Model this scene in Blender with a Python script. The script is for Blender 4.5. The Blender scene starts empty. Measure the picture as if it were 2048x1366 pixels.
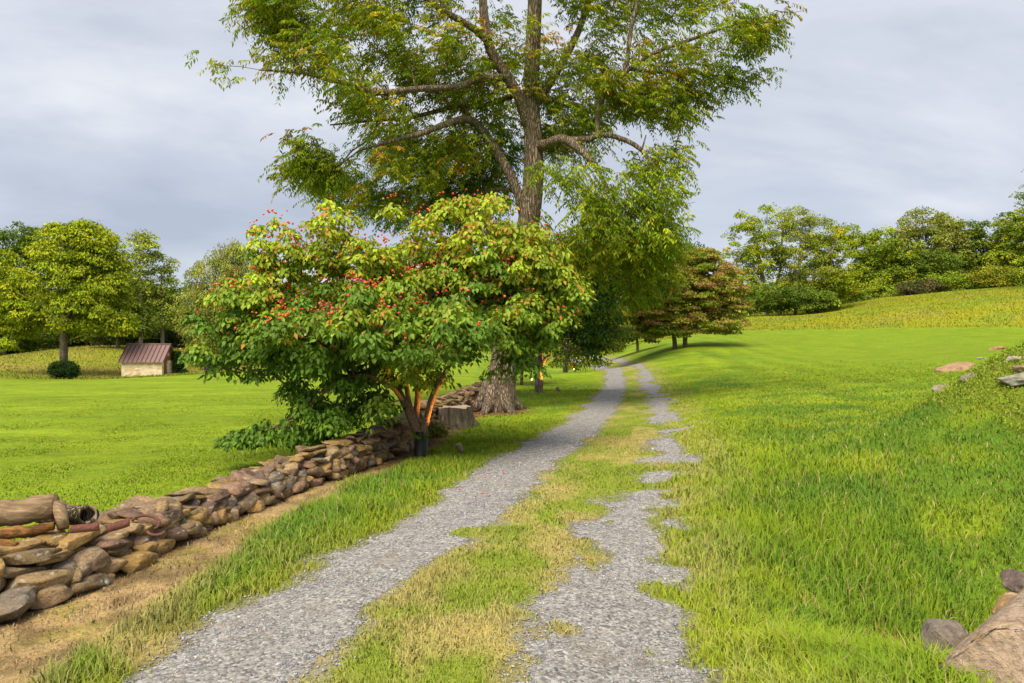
import bpy, math, random
import numpy as np
from mathutils import Vector
R = math.radians
rng = np.random.default_rng(7)
random.seed(7)
scene = bpy.context.scene
COL = scene.collection
F = 1365.0; EYE = 1.6

# ------------------------------------------------------------------ camera, world, sun, exposure
cam_d = bpy.data.cameras.new("camera"); cam = bpy.data.objects.new("camera", cam_d); COL.objects.link(cam)
cam.location = (0, 0, EYE); cam.rotation_euler = (R(90), 0, 0)
cam_d.sensor_width = 36; cam_d.lens = 24.0; cam_d.clip_start = .05; cam_d.clip_end = 6000
scene.camera = cam
SUN_EL, SUN_AZ = 57, 200     # azimuth clockwise from +Y: behind the camera and to the left
w = bpy.data.worlds.new("World"); scene.world = w; w.use_nodes = True
nt = w.node_tree; nt.nodes.clear()
def N(nt, t, **k):
    n = nt.nodes.new(t)
    for a, b in k.items(): setattr(n, a, b)
    return n
out = N(nt, 'ShaderNodeOutputWorld')
sky = N(nt, 'ShaderNodeTexSky', sky_type='NISHITA', sun_disc=False, sun_elevation=R(SUN_EL), sun_rotation=R(SUN_AZ))
bg1 = N(nt, 'ShaderNodeBackground'); bg1.inputs[1].default_value = .08
bg2 = N(nt, 'ShaderNodeBackground'); bg2.inputs[1].default_value = .60
tc = N(nt, 'ShaderNodeTexCoord'); sep = N(nt, 'ShaderNodeSeparateXYZ')
ad = N(nt, 'ShaderNodeMath', operation='ADD'); ad.inputs[1].default_value = .28
mxm = N(nt, 'ShaderNodeMath', operation='MAXIMUM'); mxm.inputs[1].default_value = .12
dx = N(nt, 'ShaderNodeMath', operation='DIVIDE'); dy = N(nt, 'ShaderNodeMath', operation='DIVIDE')
cmb = N(nt, 'ShaderNodeCombineXYZ')
L = nt.links.new
L(tc.outputs['Generated'], sep.inputs[0]); L(sep.outputs[2], ad.inputs[0]); L(ad.outputs[0], mxm.inputs[0])
L(sep.outputs[0], dx.inputs[0]); L(mxm.outputs[0], dx.inputs[1]); L(sep.outputs[1], dy.inputs[0]); L(mxm.outputs[0], dy.inputs[1])
L(dx.outputs[0], cmb.inputs[0]); L(dy.outputs[0], cmb.inputs[1]); cmb.inputs[2].default_value = 3.7
mp = N(nt, 'ShaderNodeMapping'); mp.inputs['Scale'].default_value = (.55, 1.0, 1); mp.inputs['Rotation'].default_value = (0, 0, R(-14)); L(cmb.outputs[0], mp.inputs[0])
n1 = N(nt, 'ShaderNodeTexNoise'); n1.inputs['Scale'].default_value = 1.15; n1.inputs['Detail'].default_value = 9; n1.inputs['Roughness'].default_value = .56; n1.inputs['Distortion'].default_value = .25
L(mp.outputs[0], n1.inputs['Vector'])
cr = N(nt, 'ShaderNodeValToRGB'); e = cr.color_ramp.elements
e[0].position = .33; e[0].color = (.46, .51, .62, 1); e[1].position = .68; e[1].color = (.90, .91, .95, 1)
m_ = cr.color_ramp.elements.new(.5); m_.color = (.61, .655, .75, 1)
L(n1.outputs[0], cr.inputs[0]); L(cr.outputs[0], bg2.inputs[0]); L(sky.outputs[0], bg1.inputs[0])
mxs = N(nt, 'ShaderNodeMixShader'); mxs.inputs[0].default_value = .9
L(bg1.outputs[0], mxs.inputs[1]); L(bg2.outputs[0], mxs.inputs[2]); L(mxs.outputs[0], out.inputs[0])
sd = bpy.data.lights.new("sun", 'SUN'); so = bpy.data.objects.new("sun", sd); COL.objects.link(so)
sd.energy = 3.0; sd.angle = R(42); sd.color = (1, .89, .72)
so.rotation_euler = (R(90 - SUN_EL), 0, R(-SUN_AZ + 180))
# sun lamp points along -Z; put it so light travels from azimuth SUN_AZ
_d = Vector((math.sin(R(SUN_AZ)) * math.cos(R(SUN_EL)), math.cos(R(SUN_AZ)) * math.cos(R(SUN_EL)), math.sin(R(SUN_EL))))
so.rotation_euler = _d.to_track_quat('Z', 'Y').to_euler(); so.location = (0, 0, 40)
vs = scene.view_settings; vs.view_transform = 'Standard'; vs.look = 'None'; vs.gamma = 1; vs.exposure = .82
scene.cycles.max_bounces = 5; scene.cycles.diffuse_bounces = 3; scene.cycles.transmission_bounces = 3; scene.cycles.transparent_max_bounces = 4
scene.cycles.use_denoising = True

# ------------------------------------------------------------------ numeric helpers
def P(px, py, d):
    return np.array([(px - 1024) * d / F, d, EYE - (py - 683) * d / F])
def hash2(ix, iy, s):
    h = (ix.astype(np.int64) * 374761393 + iy.astype(np.int64) * 668265263 + s * 974634777) & 0xffffffff
    h = ((h ^ (h >> 13)) * 1274126177) & 0xffffffff
    return ((h ^ (h >> 16)) & 0xffff) / 65535.0
def vnoise(x, y, s=0):
    ix = np.floor(x); iy = np.floor(y); fx = x - ix; fy = y - iy
    ix = ix.astype(np.int64); iy = iy.astype(np.int64)
    fx = fx * fx * (3 - 2 * fx); fy = fy * fy * (3 - 2 * fy)
    a = hash2(ix, iy, s); b = hash2(ix + 1, iy, s); c = hash2(ix, iy + 1, s); d = hash2(ix + 1, iy + 1, s)
    return (a * (1 - fx) + b * fx) * (1 - fy) + (c * (1 - fx) + d * fx) * fy
def fbm(x, y, s=0, o=4):
    v = 0; a = .5; t = 0
    for k in range(o):
        v = v + a * vnoise(x * 2 ** k, y * 2 ** k, s + k * 17); t += a; a *= .5
    return v / t
def ss(a, b, x):
    t = np.clip((x - a) / (b - a), 0, 1); return t * t * (3 - 2 * t)
def nrm(v): return v / np.maximum(np.linalg.norm(v, axis=-1, keepdims=True), 1e-9)
def polydist(X, Y, pts):
    """distance to a polyline, arc parameter, side (+ = right of travel)"""
    X = np.asarray(X, float); Y = np.asarray(Y, float)
    best = np.full(X.shape, 1e9); sb = np.zeros(X.shape); side = np.zeros(X.shape); s0 = 0
    for (ax, ay), (bx, by) in zip(pts[:-1], pts[1:]):
        l = math.hypot(bx - ax, by - ay); ux, uy = (bx - ax) / l, (by - ay) / l
        t = np.clip((X - ax) * ux + (Y - ay) * uy, 0, l)
        ddx = X - ax - t * ux; ddy = Y - ay - t * uy; d = np.hypot(ddx, ddy)
        m = d < best; best = np.where(m, d, best); sb = np.where(m, s0 + t, sb)
        side = np.where(m, np.sign(ddx * uy - ddy * ux), side); s0 += l
    return best, sb, side
def smooth_line(pts, step=.5):
    p = np.array(pts, float); n = len(p); o = []
    for i in range(n - 1):
        p0 = p[max(i - 1, 0)]; p1 = p[i]; p2 = p[i + 1]; p3 = p[min(i + 2, n - 1)]
        k = max(2, int(np.linalg.norm(p2 - p1) / step))
        for j in range(k):
            t = j / k
            o.append(.5 * ((2 * p1) + (-p0 + p2) * t + (2 * p0 - 5 * p1 + 4 * p2 - p3) * t * t + (-p0 + 3 * p1 - 3 * p2 + p3) * t ** 3))
    o.append(p[-1]); return np.array(o)

TL = smooth_line([(-1.5, 1.0), (-1.45, 2.2), (-1.4, 3.2), (-1.27, 4.22), (-.93, 5.24), (-.62, 5.95), (-.35, 6.9), (-.05, 8.2), (.4, 10), (1.3, 13.1), (2.55, 18.7), (3.75, 25.1), (4.83, 32.6), (5.6, 42), (5.7, 50), (5.0, 57), (3, 63), (-1, 69), (-8, 74)], 1.2)
TR = smooth_line([(.3, 1.0), (.38, 2.2), (.46, 3.2), (.6, 3.85), (.68, 4.48), (.9, 5.24), (1.0, 5.95), (1.3, 6.9), (1.84, 8.2), (2.3, 10), (2.9, 13.1), (3.97, 18.7), (5, 25), (6.3, 35), (7.0, 43), (7.2, 50), (6.6, 58), (4.4, 65), (0, 71)], 1.2)
WALL = smooth_line([(-3.5, 2.0), (-3.3, 3.2), (-3.09, 4.37), (-2.95, 4.9), (-2.84, 5.97), (-2.79, 6.58), (-2.6, 7.2), (-2.4, 8.2), (-2.09, 8.9), (-1.62, 10.76), (-1.5, 12.2), (-1.45, 13.6), (-1.1, 15.5), (-.95, 17.3), (-.5, 19.5), (-.1, 22)], .8)   # its front foot

# ------------------------------------------------------------------ terrain
ctl = [(-1, 3, 0), (.5, 3, 0), (0, 6, 0), (1.2, 9, 0), (2.2, 14, 0), (3.2, 19, 0), (4.4, 27, 0), (6, 40, 0), (6, 52, 0), (2, 66, .1), (-8, 74, .3),
       (0, 1, 0), (-1.5, 1, 0), (1.5, 1, .03), (-3.1, 4.4, -.15), (-2.8, 6.4, -.15), (-2.2, 8.8, -.14), (-1.35, 10, -.1), (-1.2, 13.8, -.1), (-.4, 16.7, -.1), (.8, 21, 0),
       (-4.5, 4, -.2), (-4.2, 8, -.2), (-3.2, 11, -.2), (-5, 15, -.25), (-3, 20, -.2), (-3.4, 2, -.15), (-8, 6, -.25), (-12, 12, -.3), (-8, 25, -.35)]
ctl += [tuple(P(*q)) for q in [(0, 767, 36), (200, 762, 38), (400, 751, 42), (700, 745, 42), (0, 752, 50), (0, 712, 75), (250, 678, 95), (370, 690, 92), (250, 742, 58), (290, 753, 52), (290, 755, 44), (127, 757, 50), (450, 744, 52), (150, 700, 70), (350, 735, 62),
        (800, 722, 60), (1000, 718, 60), (900, 692, 100), (600, 700, 90), (1130, 745, 36), (0, 690, 100), (-400, 700, 100), (-400, 770, 36), (0, 620, 220), (500, 640, 220), (1000, 640, 220),
        (1400, 1000, 6.9), (1500, 1000, 6.7), (1700, 1010, 6.3), (2048, 1500, 4.2), (2100, 1000, 6), (1900, 1366, 2.8), (1600, 1366, 3.1), (1870, 800, 9.3), (2048, 700, 9), (1960, 742, 9.1), (2250, 620, 9), (2048, 860, 7.6), (2048, 740, 12.5), (2250, 690, 13), (1950, 770, 12.5),
        (1500, 900, 9), (1800, 900, 7.8), (1850, 810, 11.5), (1600, 800, 13.5), (1700, 740, 23), (1500, 778, 18), (1400, 786, 18), (1900, 735, 22), (1700, 700, 38), (1500, 700, 38), (2048, 700, 32), (2048, 655, 50), (1700, 661, 52), (1550, 657, 56), (1450, 662, 56),
        (1700, 620, 75), (2048, 600, 62), (2048, 576, 75), (1500, 634, 80), (1640, 632, 80), (1850, 590, 85), (1700, 605, 92), (2048, 572, 110), (1500, 620, 130), (1900, 580, 130), (1800, 540, 260), (1350, 697, 40), (1300, 735, 30), (1360, 745, 27), (1280, 702, 48), (1240, 697, 60), (1300, 680, 70), (1200, 700, 75), (2600, 600, 60), (2600, 700, 30)]]
ctl += [(0, -6, 0), (6, -4, .4), (-6, -4, -.2), (12, 4, 2.2), (0, -60, 0), (30, 0, 4), (-30, 0, -.6), (60, -30, 6), (-60, -30, 0), (-90, 60, 1), (0, 600, 20), (300, 500, 35), (-300, 500, 25), (0, 1500, 30), (1200, 900, 50), (-1200, 900, 40), (0, -1500, 0), (900, -900, 20), (-900, -900, 0)]
ctl = np.array(ctl)
def uv(X, Y):
    r = np.hypot(X, Y) + .5; return np.stack([np.arctan2(X, Y) * 1.6, np.log(r)], -1)
cu = uv(ctl[:, 0], ctl[:, 1]); CC = .10
A = np.sqrt(((cu[:, None] - cu[None]) ** 2).sum(-1) + CC * CC)
nC = len(ctl); M = np.zeros((nC + 3, nC + 3)); M[:nC, :nC] = A - 1e-3 * np.eye(nC); M[:nC, nC] = 1; M[:nC, nC + 1:] = cu; M[nC, :nC] = 1; M[nC + 1:, :nC] = cu.T
wts = np.linalg.solve(M, np.concatenate([ctl[:, 2], [0, 0, 0]]))
def H(X, Y):
    X = np.atleast_1d(np.asarray(X, float)); Y = np.atleast_1d(np.asarray(Y, float)); sh = X.shape; X = X.ravel(); Y = Y.ravel()
    o = np.empty(X.shape)
    for i in range(0, len(X), 40000):
        u = uv(X[i:i + 40000], Y[i:i + 40000])
        K = np.sqrt(((u[:, None] - cu[None]) ** 2).sum(-1) + CC * CC)
        o[i:i + 40000] = K @ wts[:nC] + wts[nC] + u @ wts[nC + 1:]
    return o.reshape(sh)
def h1(x, y): return float(H(x, y)[0])
def sumup(x, y): return np.array([x, y, h1(x, y)])

def hit(px, py, d0=2, d1=120):
    d = np.geomspace(d0, d1, 900); q = np.array([(px - 1024) * d / F, d, EYE - (py - 683) * d / F]); u = q[2] - H(q[0], q[1]); k = np.argmax(u < 0)
    return q[:, k] if (u < 0).any() else q[:, -1]
def gravel(X, Y):
    """>0 on bare gravel (metres inside the edge, ragged)"""
    dl, sl, _ = polydist(X, Y, TL); dr, sr, _ = polydist(X, Y, TR)
    rag = (fbm(X * 1.7, Y * 1.7, 3) - .5) * .55 + (fbm(X * 7, Y * 7, 9) - .5) * .26 + (vnoise(X * 30, Y * 30, 10) - .5) * .07
    gl = (.44 - .06 * ss(12, 25, Y)) - dl + rag * .8
    gr = (.46 - .17 * ss(5.6, 8, Y)) - dr + rag
    patch = ss(.50, .64, vnoise(X * 1.1 + 4, Y * 2.0 + Y * 0, 21)) * ss(5.6, 7.5, Y) * (.33 - .25 * ss(12, 15, Y))
    spots = ss(.68, .76, vnoise(X * 3.1, Y * 3.1, 33)) * .4
    gr = gr - patch - spots * ss(.0, .6, dr) * 0 - spots * .5
    isle = ss(.35, .0, np.hypot((X + .33) * 1.0, (Y - 5.75) * 1.6)) * .5
    return np.maximum(gl - isle, gr)
def C3(*c): return np.array(c, float)
LAWN = C3(.205, .30, .018); LUSH = C3(.165, .27, .02); YEL = C3(.29, .315, .04); TAN = C3(.40, .285, .155); STRAW = C3(.47, .38, .15); MEAD = C3(.30, .335, .03); GRV = C3(.31, .285, .24); SOIL = C3(.14, .085, .05)
def mixc(a, b, t): return a * (1 - t[..., None]) + b * t[..., None]
def zones(X, Y):
    """colour of what grows at X,Y and the height of it"""
    r = np.hypot(X, Y)
    dl, sl, sdl = polydist(X, Y, TL); dr, sr, sdr = polydist(X, Y, TR); dw, sw, sdw = polydist(X, Y, WALL)
    n1 = fbm(X * .35, Y * .35, 1); n2 = fbm(X * 1.6, Y * 1.6, 2); n3 = fbm(X * .09, Y * .09, 5); n4 = fbm(X * 5, Y * 5, 6)
    c = mixc(np.broadcast_to(LAWN, X.shape + (3,)), LUSH * [.78, .84, 1.1], ss(.35, .62, n1)); c = mixc(c, LUSH * [.62, .74, 1.2], ss(.58, .72, fbm(X * .9, Y * .9, 8)) * .7)  # lusher, darker grass patches, with mid-green shadow patches put into the colour
    c = mixc(c, LAWN * [1.45, 1.22, 1.2], ss(.4, .75, n2) * .6)
    h = np.full(X.shape, .055) + .02 * n2
    left = (sdw < 0) & (Y > 0) & (Y < 30) | (X < -1.5 - (Y - 16) * .03) & (Y >= 22)
    # left lawn: lighter, with mowing bands
    band = .5 + .5 * np.sin((X * .35 + Y) * 1.15 + 2 * n3)
    c = mixc(c, C3(.22, .31, .02) * (1 + .16 * (band[..., None] - .5)), np.where(left, .85, 0.))
    h = np.where(left, .032, h)
    # right lawn at middle distance
    st_ = fbm(X * .35 + 3, Y * 1.3, 31); c = c * (1 + .5 * (st_[..., None] - .5) * ss(8, 16, r)[..., None])
    rl = ss(4, 9, X - Y * .12) * ss(9, 15, Y)
    c = mixc(c, C3(.195, .29, .018) * (1 + .25 * (n1[..., None] - .5)), rl * .8)
    sw_ = .5 + .5 * np.sin(dr * 4.2 + n1 * 2); c = c * (1 + .16 * ((sw_ - .5) * (sdr > 0) * ss(1.6, 3, dr) * ss(11, 7, dr) * ss(9, 16, Y))[..., None])
    # strip between the tracks and drive margins
    mid = (sdl > 0) & (sdr < 0) & (dl < 2.4) & (dr < 2.4)
    yw = np.where(mid, ss(.15, .45, n2 + .25), 0.)
    c = mixc(c, mixc(YEL * [.80, .93, 1], STRAW * .85, ss(.50, .74, n2) * .8), np.clip(yw * .9, 0, 1)); h = np.where(mid, .035, h)
    c = mixc(c, STRAW, np.where(mid, ss(.56, .68, fbm(X * 2.2, Y * 1.1, 44)) * .6, 0.))
    edgeR = np.where(sdr > 0, ss(1.15, .35, dr + (n2 - .5) * .7), 0.)
    c = mixc(c, mixc(YEL, STRAW, ss(.4, .6, n4)), edgeR * .45); h = np.where(sdr > 0, h + .055 * ss(.5, .9, dr) * ss(3.0, 1.6, dr) * ss(15, 6, r), h)
    edgeL = np.where((sdl < 0), ss(.85, .4, dl + (n2 - .5) * .5), 0.)
    c = mixc(c, YEL * .9, edgeL * .7)
    # tufts left of the drive
    tl = np.where((sdl < 0) & ~left, ss(.55, .8, dl) * ss(14, 6, Y), 0.); h = h + .075 * tl * ss(.35, .6, n1 * .5 + n2 * .5)
    # bleached strip along the wall foot
    wd = np.interp(Y, [3, 4.4, 6, 7.5, 9, 11, 14, 18, 24], [1.0, .82, .58, .42, .38, .40, .38, .3, .05])
    tan = np.where(sdw > 0, ss(wd + .2, wd - .1, dw + (n2 - .5) * .45), 0.) * (Y > 0) * (Y < 26)
    mott = ss(6.3, 3.0, Y) * ss(.42, .6, n2) * np.where((sdl < 0) & ~left, 1., 0.)
    tan = np.maximum(tan, mott * .75)
    c = mixc(c, mixc(mixc(TAN * 1.1, TAN * .62, ss(.38, .62, n4)), C3(.30, .26, .07), ss(.55, .75, fbm(X * 3, Y * 3, 47)) * .6), tan); h = h * (1 - tan * .80)
    c = mixc(c, SOIL * 1.3, np.where((sdw < 0) | (dw < .06), ss(.6, .45, dw), 0.) * (Y > 1.5) * (Y < 22))
    dirt = np.where(sdw > 0, ss(.55, .1, dw) * ss(8.6, 10, Y) * ss(20, 17, Y), 0.)
    c = mixc(c, SOIL, dirt * .85); h = h * (1 - dirt * .85)
    ring = ss(.95, .55, np.hypot(X + .4, (Y - 16.4) * 1.0)); c = mixc(c, C3(.22, .11, .06), ring * .8); h = h * (1 - ring * .8)
    # rough meadow up the right slope and beyond the shed
    bound = np.interp(X, [8, 14, 22, 30, 38, 60], [60, 56, 54, 52, 50, 46])
    md = ss(-.6, .6, Y - bound + (n1 - .5) * 2) * ss(9, 15, X - (Y - 56) * .1)
    back = ss(72, 76, Y + (n1 - .5) * 3 - (X - 20) * .35) * ss(40, 22, X)
    md = md * (1 - back * .8)
    mc = mixc(MEAD * [.85, .97, 1], MEAD * [1.14, 1.05, .8], ss(.35, .62, fbm(X * .5, Y * .9, 12)))
    mc = mixc(mc, C3(.32, .27, .09), ss(.5, .75, fbm(X * .25 + 9, Y * .5, 14)) * .35)
    c = mixc(c, mc, md); h = h + md * .12
    ml = ss(44, 50, Y + (n1 - .5) * 3) * ss(-8, -14, X + (Y - 44) * .12)
    mlc = mixc(C3(.27, .29, .035), C3(.34, .29, .07), ss(.4, .65, fbm(X * .12, Y * .4, 15)))
    mlc = mixc(mlc, C3(.13, .19, .02), ss(60, 48, Y) * .55)
    c = mixc(c, mlc, ml); h = h + ml * .1
    mud = ss(.36, .2, np.hypot((X - 2.95) * .62, (Y - 4.62) * 2.2) + (n4 - .5) * .12)
    c = mixc(c, C3(.38, .16, .07), mud); h = h * (1 - mud * .9)
    mound = ss(.25, .0, (5.75 - X) + (n2 - .5) * .4 + np.abs(Y - 8.6) * .1) * ss(6.7, 7.3, Y) * ss(11.5, 10.6, Y)
    c = mixc(c, C3(.2, .25, .03), mound * .8)
    return c, h, tan, md, mound

# ------------------------------------------------------------------ materials
def mat(name):
    m = bpy.data.materials.new(name); m.use_nodes = True; m.node_tree.nodes.clear()
    o = m.node_tree.nodes.new('ShaderNodeOutputMaterial'); return m, m.node_tree, o
def ramp(nt, stops, src):
    c = nt.nodes.new('ShaderNodeValToRGB'); el = c.color_ramp.elements
    el[0].position, el[0].color = stops[0][0], (*stops[0][1], 1); el[1].position, el[1].color = stops[-1][0], (*stops[-1][1], 1)
    for p, q in stops[1:-1]:
        x = el.new(p); x.color = (*q, 1)
    nt.links.new(src, c.inputs[0]); return c.outputs[0]
def noise(nt, scale, detail=5, rough=.6, vec=None, dist=0):
    n = nt.nodes.new('ShaderNodeTexNoise'); n.inputs['Scale'].default_value = scale; n.inputs['Detail'].default_value = detail; n.inputs['Roughness'].default_value = rough; n.inputs['Distortion'].default_value = dist
    if vec is not None: nt.links.new(vec, n.inputs['Vector'])
    return n.outputs[0]
def mix(nt, a, b, f, mode='MIX'):
    m = nt.nodes.new('ShaderNodeMix'); m.data_type = 'RGBA'; m.blend_type = mode
    for s, v in ((m.inputs[0], f), (m.inputs[6], a), (m.inputs[7], b)):
        if isinstance(v, (int, float)): s.default_value = v
        elif isinstance(v, tuple): s.default_value = (*v, 1)
        else: nt.links.new(v, s)
    return m.outputs[2]
def pos(nt, sx=1, sy=1, sz=1, kind='Object'):
    t = nt.nodes.new('ShaderNodeTexCoord'); mp = nt.nodes.new('ShaderNodeMapping'); mp.inputs['Scale'].default_value = (sx, sy, sz)
    nt.links.new(t.outputs[kind], mp.inputs[0]); return mp.outputs[0]
def bump(nt, hsrc, strength=.5, dist=.02, nrm_in=None):
    b = nt.nodes.new('ShaderNodeBump'); b.inputs['Strength'].default_value = strength; b.inputs['Distance'].default_value = dist
    nt.links.new(hsrc, b.inputs['Height'])
    if nrm_in is not None: nt.links.new(nrm_in, b.inputs['Normal'])
    return b.outputs[0]
def princ(nt, o, col, rough=.9, nr=None, metal=0, spec=.3):
    p = nt.nodes.new('ShaderNodeBsdfPrincipled'); p.inputs['Roughness'].default_value = rough; p.inputs['Metallic'].default_value = metal; p.inputs['Specular IOR Level'].default_value = spec
    if isinstance(col, tuple): p.inputs['Base Color'].default_value = (*col, 1)
    else: nt.links.new(col, p.inputs['Base Color'])
    if nr is not None: nt.links.new(nr, p.inputs['Normal'])
    nt.links.new(p.outputs[0], o.inputs[0]); return p
def attr(nt, n='Col'):
    a = nt.nodes.new('ShaderNodeAttribute'); a.attribute_name = n; return a.outputs[0]
def leafmat(name, trans=.35, rough=.5, spec=.35):
    m, nt, o = mat(name); a = attr(nt)
    p = princ(nt, o, a, rough, spec=spec)
    t = nt.nodes.new('ShaderNodeBsdfTranslucent'); nt.links.new(mix(nt, a, (1, 1, .35), 1, 'MULTIPLY'), t.inputs[0])
    s = nt.nodes.new('ShaderNodeMixShader'); s.inputs[0].default_value = trans
    nt.links.new(p.outputs[0], s.inputs[1]); nt.links.new(t.outputs[0], s.inputs[2]); nt.links.new(s.outputs[0], o.inputs[0]); return m
def bend_up(m, k):
    nt = m.node_tree; g = nt.nodes.new('ShaderNodeNewGeometry'); v = nt.nodes.new('ShaderNodeVectorMath'); v.operation = 'MULTIPLY_ADD'
    v.inputs[1].default_value = (k,) * 3; v.inputs[2].default_value = (0, 0, 1 - k); nt.links.new(g.outputs['Normal'], v.inputs[0])
    n = nt.nodes.new('ShaderNodeVectorMath'); n.operation = 'NORMALIZE'; nt.links.new(v.outputs[0], n.inputs[0])
    for q in nt.nodes:
        if q.type in ('BSDF_PRINCIPLED', 'BSDF_TRANSLUCENT'): nt.links.new(n.outputs[0], q.inputs['Normal'])
M_LEAF = leafmat('leaf', .35, .65, .08); M_LEAFF = leafmat('leaf_far', .25, .8, .05); bend_up(M_LEAFF, .6); M_LEAFD = leafmat('leaf_glossy', .25, .5, .22); M_GRASS = leafmat('grass_blade', .15, .8, .06); bend_up(M_GRASS, .42)
def m_ground():
    m, nt, o = mat('ground'); v = pos(nt); a = attr(nt)
    f = noise(nt, 38, 5, .75, v); g = noise(nt, 6, 4, .65, v)
    c = mix(nt, a, ramp(nt, [(.3, (.45, .5, .45)), (.7, (1.5, 1.45, 1.3))], f), 1, 'MULTIPLY')
    c = mix(nt, c, ramp(nt, [(.3, (.8, .8, .8)), (.7, (1.2, 1.18, 1.1))], g), 1, 'MULTIPLY')
    far = pos(nt, .5, 1.6, 1); c = mix(nt, c, ramp(nt, [(.35, (.82, .86, .8)), (.65, (1.2, 1.15, 1.1))], noise(nt, 1.3, 6, .7, far)), 1, 'MULTIPLY')
    princ(nt, o, c, 1, bump(nt, f, .6, .03), spec=.1); return m
def m_gravel(name='gravel'):
    m, nt, o = mat(name); v = pos(nt)
    vo = nt.nodes.new('ShaderNodeTexVoronoi'); vo.inputs['Scale'].default_value = 62; nt.links.new(v, vo.inputs['Vector'])
    vo2 = nt.nodes.new('ShaderNodeTexVoronoi'); vo2.inputs['Scale'].default_value = 95; nt.links.new(v, vo2.inputs['Vector'])
    sx = nt.nodes.new('ShaderNodeSeparateColor'); nt.links.new(vo.outputs['Color'], sx.inputs[0])
    c = ramp(nt, [(0, (.15, .145, .14)), (.35, (.30, .29, .275)), (.8, (.42, .405, .375)), (1, (.58, .56, .52))], sx.outputs[0])
    big = noise(nt, 1.6, 4, .6, v)
    c = mix(nt, c, (.33, .27, .20), ramp(nt, [(.52, (0, 0, 0)), (.72, (.55, .55, .55))], big))
    c = mix(nt, c, ramp(nt, [(.3, (.7, .7, .7)), (.7, (1.25, 1.25, 1.25))], noise(nt, 150, 3, .8, v)), 1, 'MULTIPLY')
    c = mix(nt, c, ramp(nt, [(.35, (.82, .82, .84)), (.65, (1.12, 1.12, 1.1))], noise(nt, 9, 4, .7, v)), 1, 'MULTIPLY')
    c = mix(nt, c, ramp(nt, [(0, (1.05, 1.05, 1.05)), (.6, (.7, .7, .7))], vo.outputs['Distance']), .7, 'MULTIPLY')  # occlusion painted into the colour: gaps between chips darkened
    inv = nt.nodes.new('ShaderNodeMath'); inv.operation = 'SUBTRACT'; inv.inputs[0].default_value = 1; nt.links.new(vo.outputs['Distance'], inv.inputs[1])
    princ(nt, o, c, .95, bump(nt, inv.outputs[0], .45, .01, bump(nt, noise(nt, 60, 5, .8, v), .6, .012)), spec=.15); return m
def m_stone(name, use_attr=True, c1=(.3, .27, .24), lichen=.5):
    m, nt, o = mat(name); v = pos(nt)
    base = attr(nt) if use_attr else None
    a = noise(nt, 7, 6, .65, v, .4); b = noise(nt, 38, 5, .7, v)
    src = base if use_attr else c1
    c = mix(nt, src, ramp(nt, [(.3, (.5, .48, .47)), (.5, (1, 1, 1)), (.72, (1.35, 1.3, 1.2))], a), 1, 'MULTIPLY')
    c = mix(nt, c, ramp(nt, [(.3, (.6, .6, .6)), (.7, (1.3, 1.3, 1.3))], b), 1, 'MULTIPLY')
    c = mix(nt, c, (.38, .24, .08), ramp(nt, [(.58, (0, 0, 0)), (.75, (.55, .55, .55))], noise(nt, 3.2, 4, .6, pos(nt, 1, 1, 1.6))))
    c = mix(nt, c, (.6, .58, .5), ramp(nt, [(.66, (0, 0, 0)), (.72, (lichen, lichen, lichen))], noise(nt, 17, 2, .5, v)))
    c = mix(nt, c, (.10, .085, .07), ramp(nt, [(.60, (0, 0, 0)), (.72, (.75, .75, .75))], noise(nt, 22, 5, .75, pos(nt, 1, 1, 2.2), .5)))
    princ(nt, o, c, .92, bump(nt, b, .7, .02, bump(nt, a, .8, .05)), spec=.2); return m
def m_bark(name, c1, c2, sc=1, stretch=.16, moss=0, bs=1.0, dist=.03):
    m, nt, o = mat(name); v = pos(nt, 1, 1, stretch)
    vo = nt.nodes.new('ShaderNodeTexVoronoi'); vo.inputs['Scale'].default_value = 26 * sc; vo.feature = 'DISTANCE_TO_EDGE'
    nv = nt.nodes.new('ShaderNodeTexNoise'); nv.inputs['Scale'].default_value = 9 * sc; nt.links.new(v, nv.inputs['Vector'])
    vm = nt.nodes.new('ShaderNodeVectorMath'); vm.operation = 'MULTIPLY_ADD'; vm.inputs[1].default_value = (.12 / sc,) * 3; nt.links.new(nv.outputs['Color'], vm.inputs[0]); nt.links.new(v, vm.inputs[2])
    nt.links.new(vm.outputs[0], vo.inputs['Vector'])
    d = ramp(nt, [(0, (0, 0, 0)), (.22, (1, 1, 1))], vo.outputs['Distance'])
    c = mix(nt, c1, c2, d); c = mix(nt, c, ramp(nt, [(.3, (.65, .65, .65)), (.7, (1.3, 1.27, 1.2))], noise(nt, 14 * sc, 5, .7, v)), 1, 'MULTIPLY')
    if moss: c = mix(nt, c, (.10, .13, .04), ramp(nt, [(.5, (0, 0, 0)), (.7, (moss, moss, moss))], noise(nt, 2.5, 4, .6, pos(nt))))
    princ(nt, o, c, .95, bump(nt, d, bs, dist), spec=.15); return m
M_GROUND = m_ground(); M_GRAVEL = m_gravel()
M_STONE = m_stone('fieldstone')
M_BARK = m_bark('bark_big', (.11, .08, .06), (.35, .27, .20), 1.0, .14, .4)
M_BARKD = m_bark('bark_dogwood', (.12, .075, .05), (.23, .16, .11), 1.6, .5, .25, .4, .01)
M_BARKF = m_bark('bark_far', (.09, .07, .055), (.22, .18, .14), .6, .2, .3, .5)
M_BARKP = m_bark('bark_pale', (.2, .17, .13), (.42, .38, .31), .6, .2, .1, .5)
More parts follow.
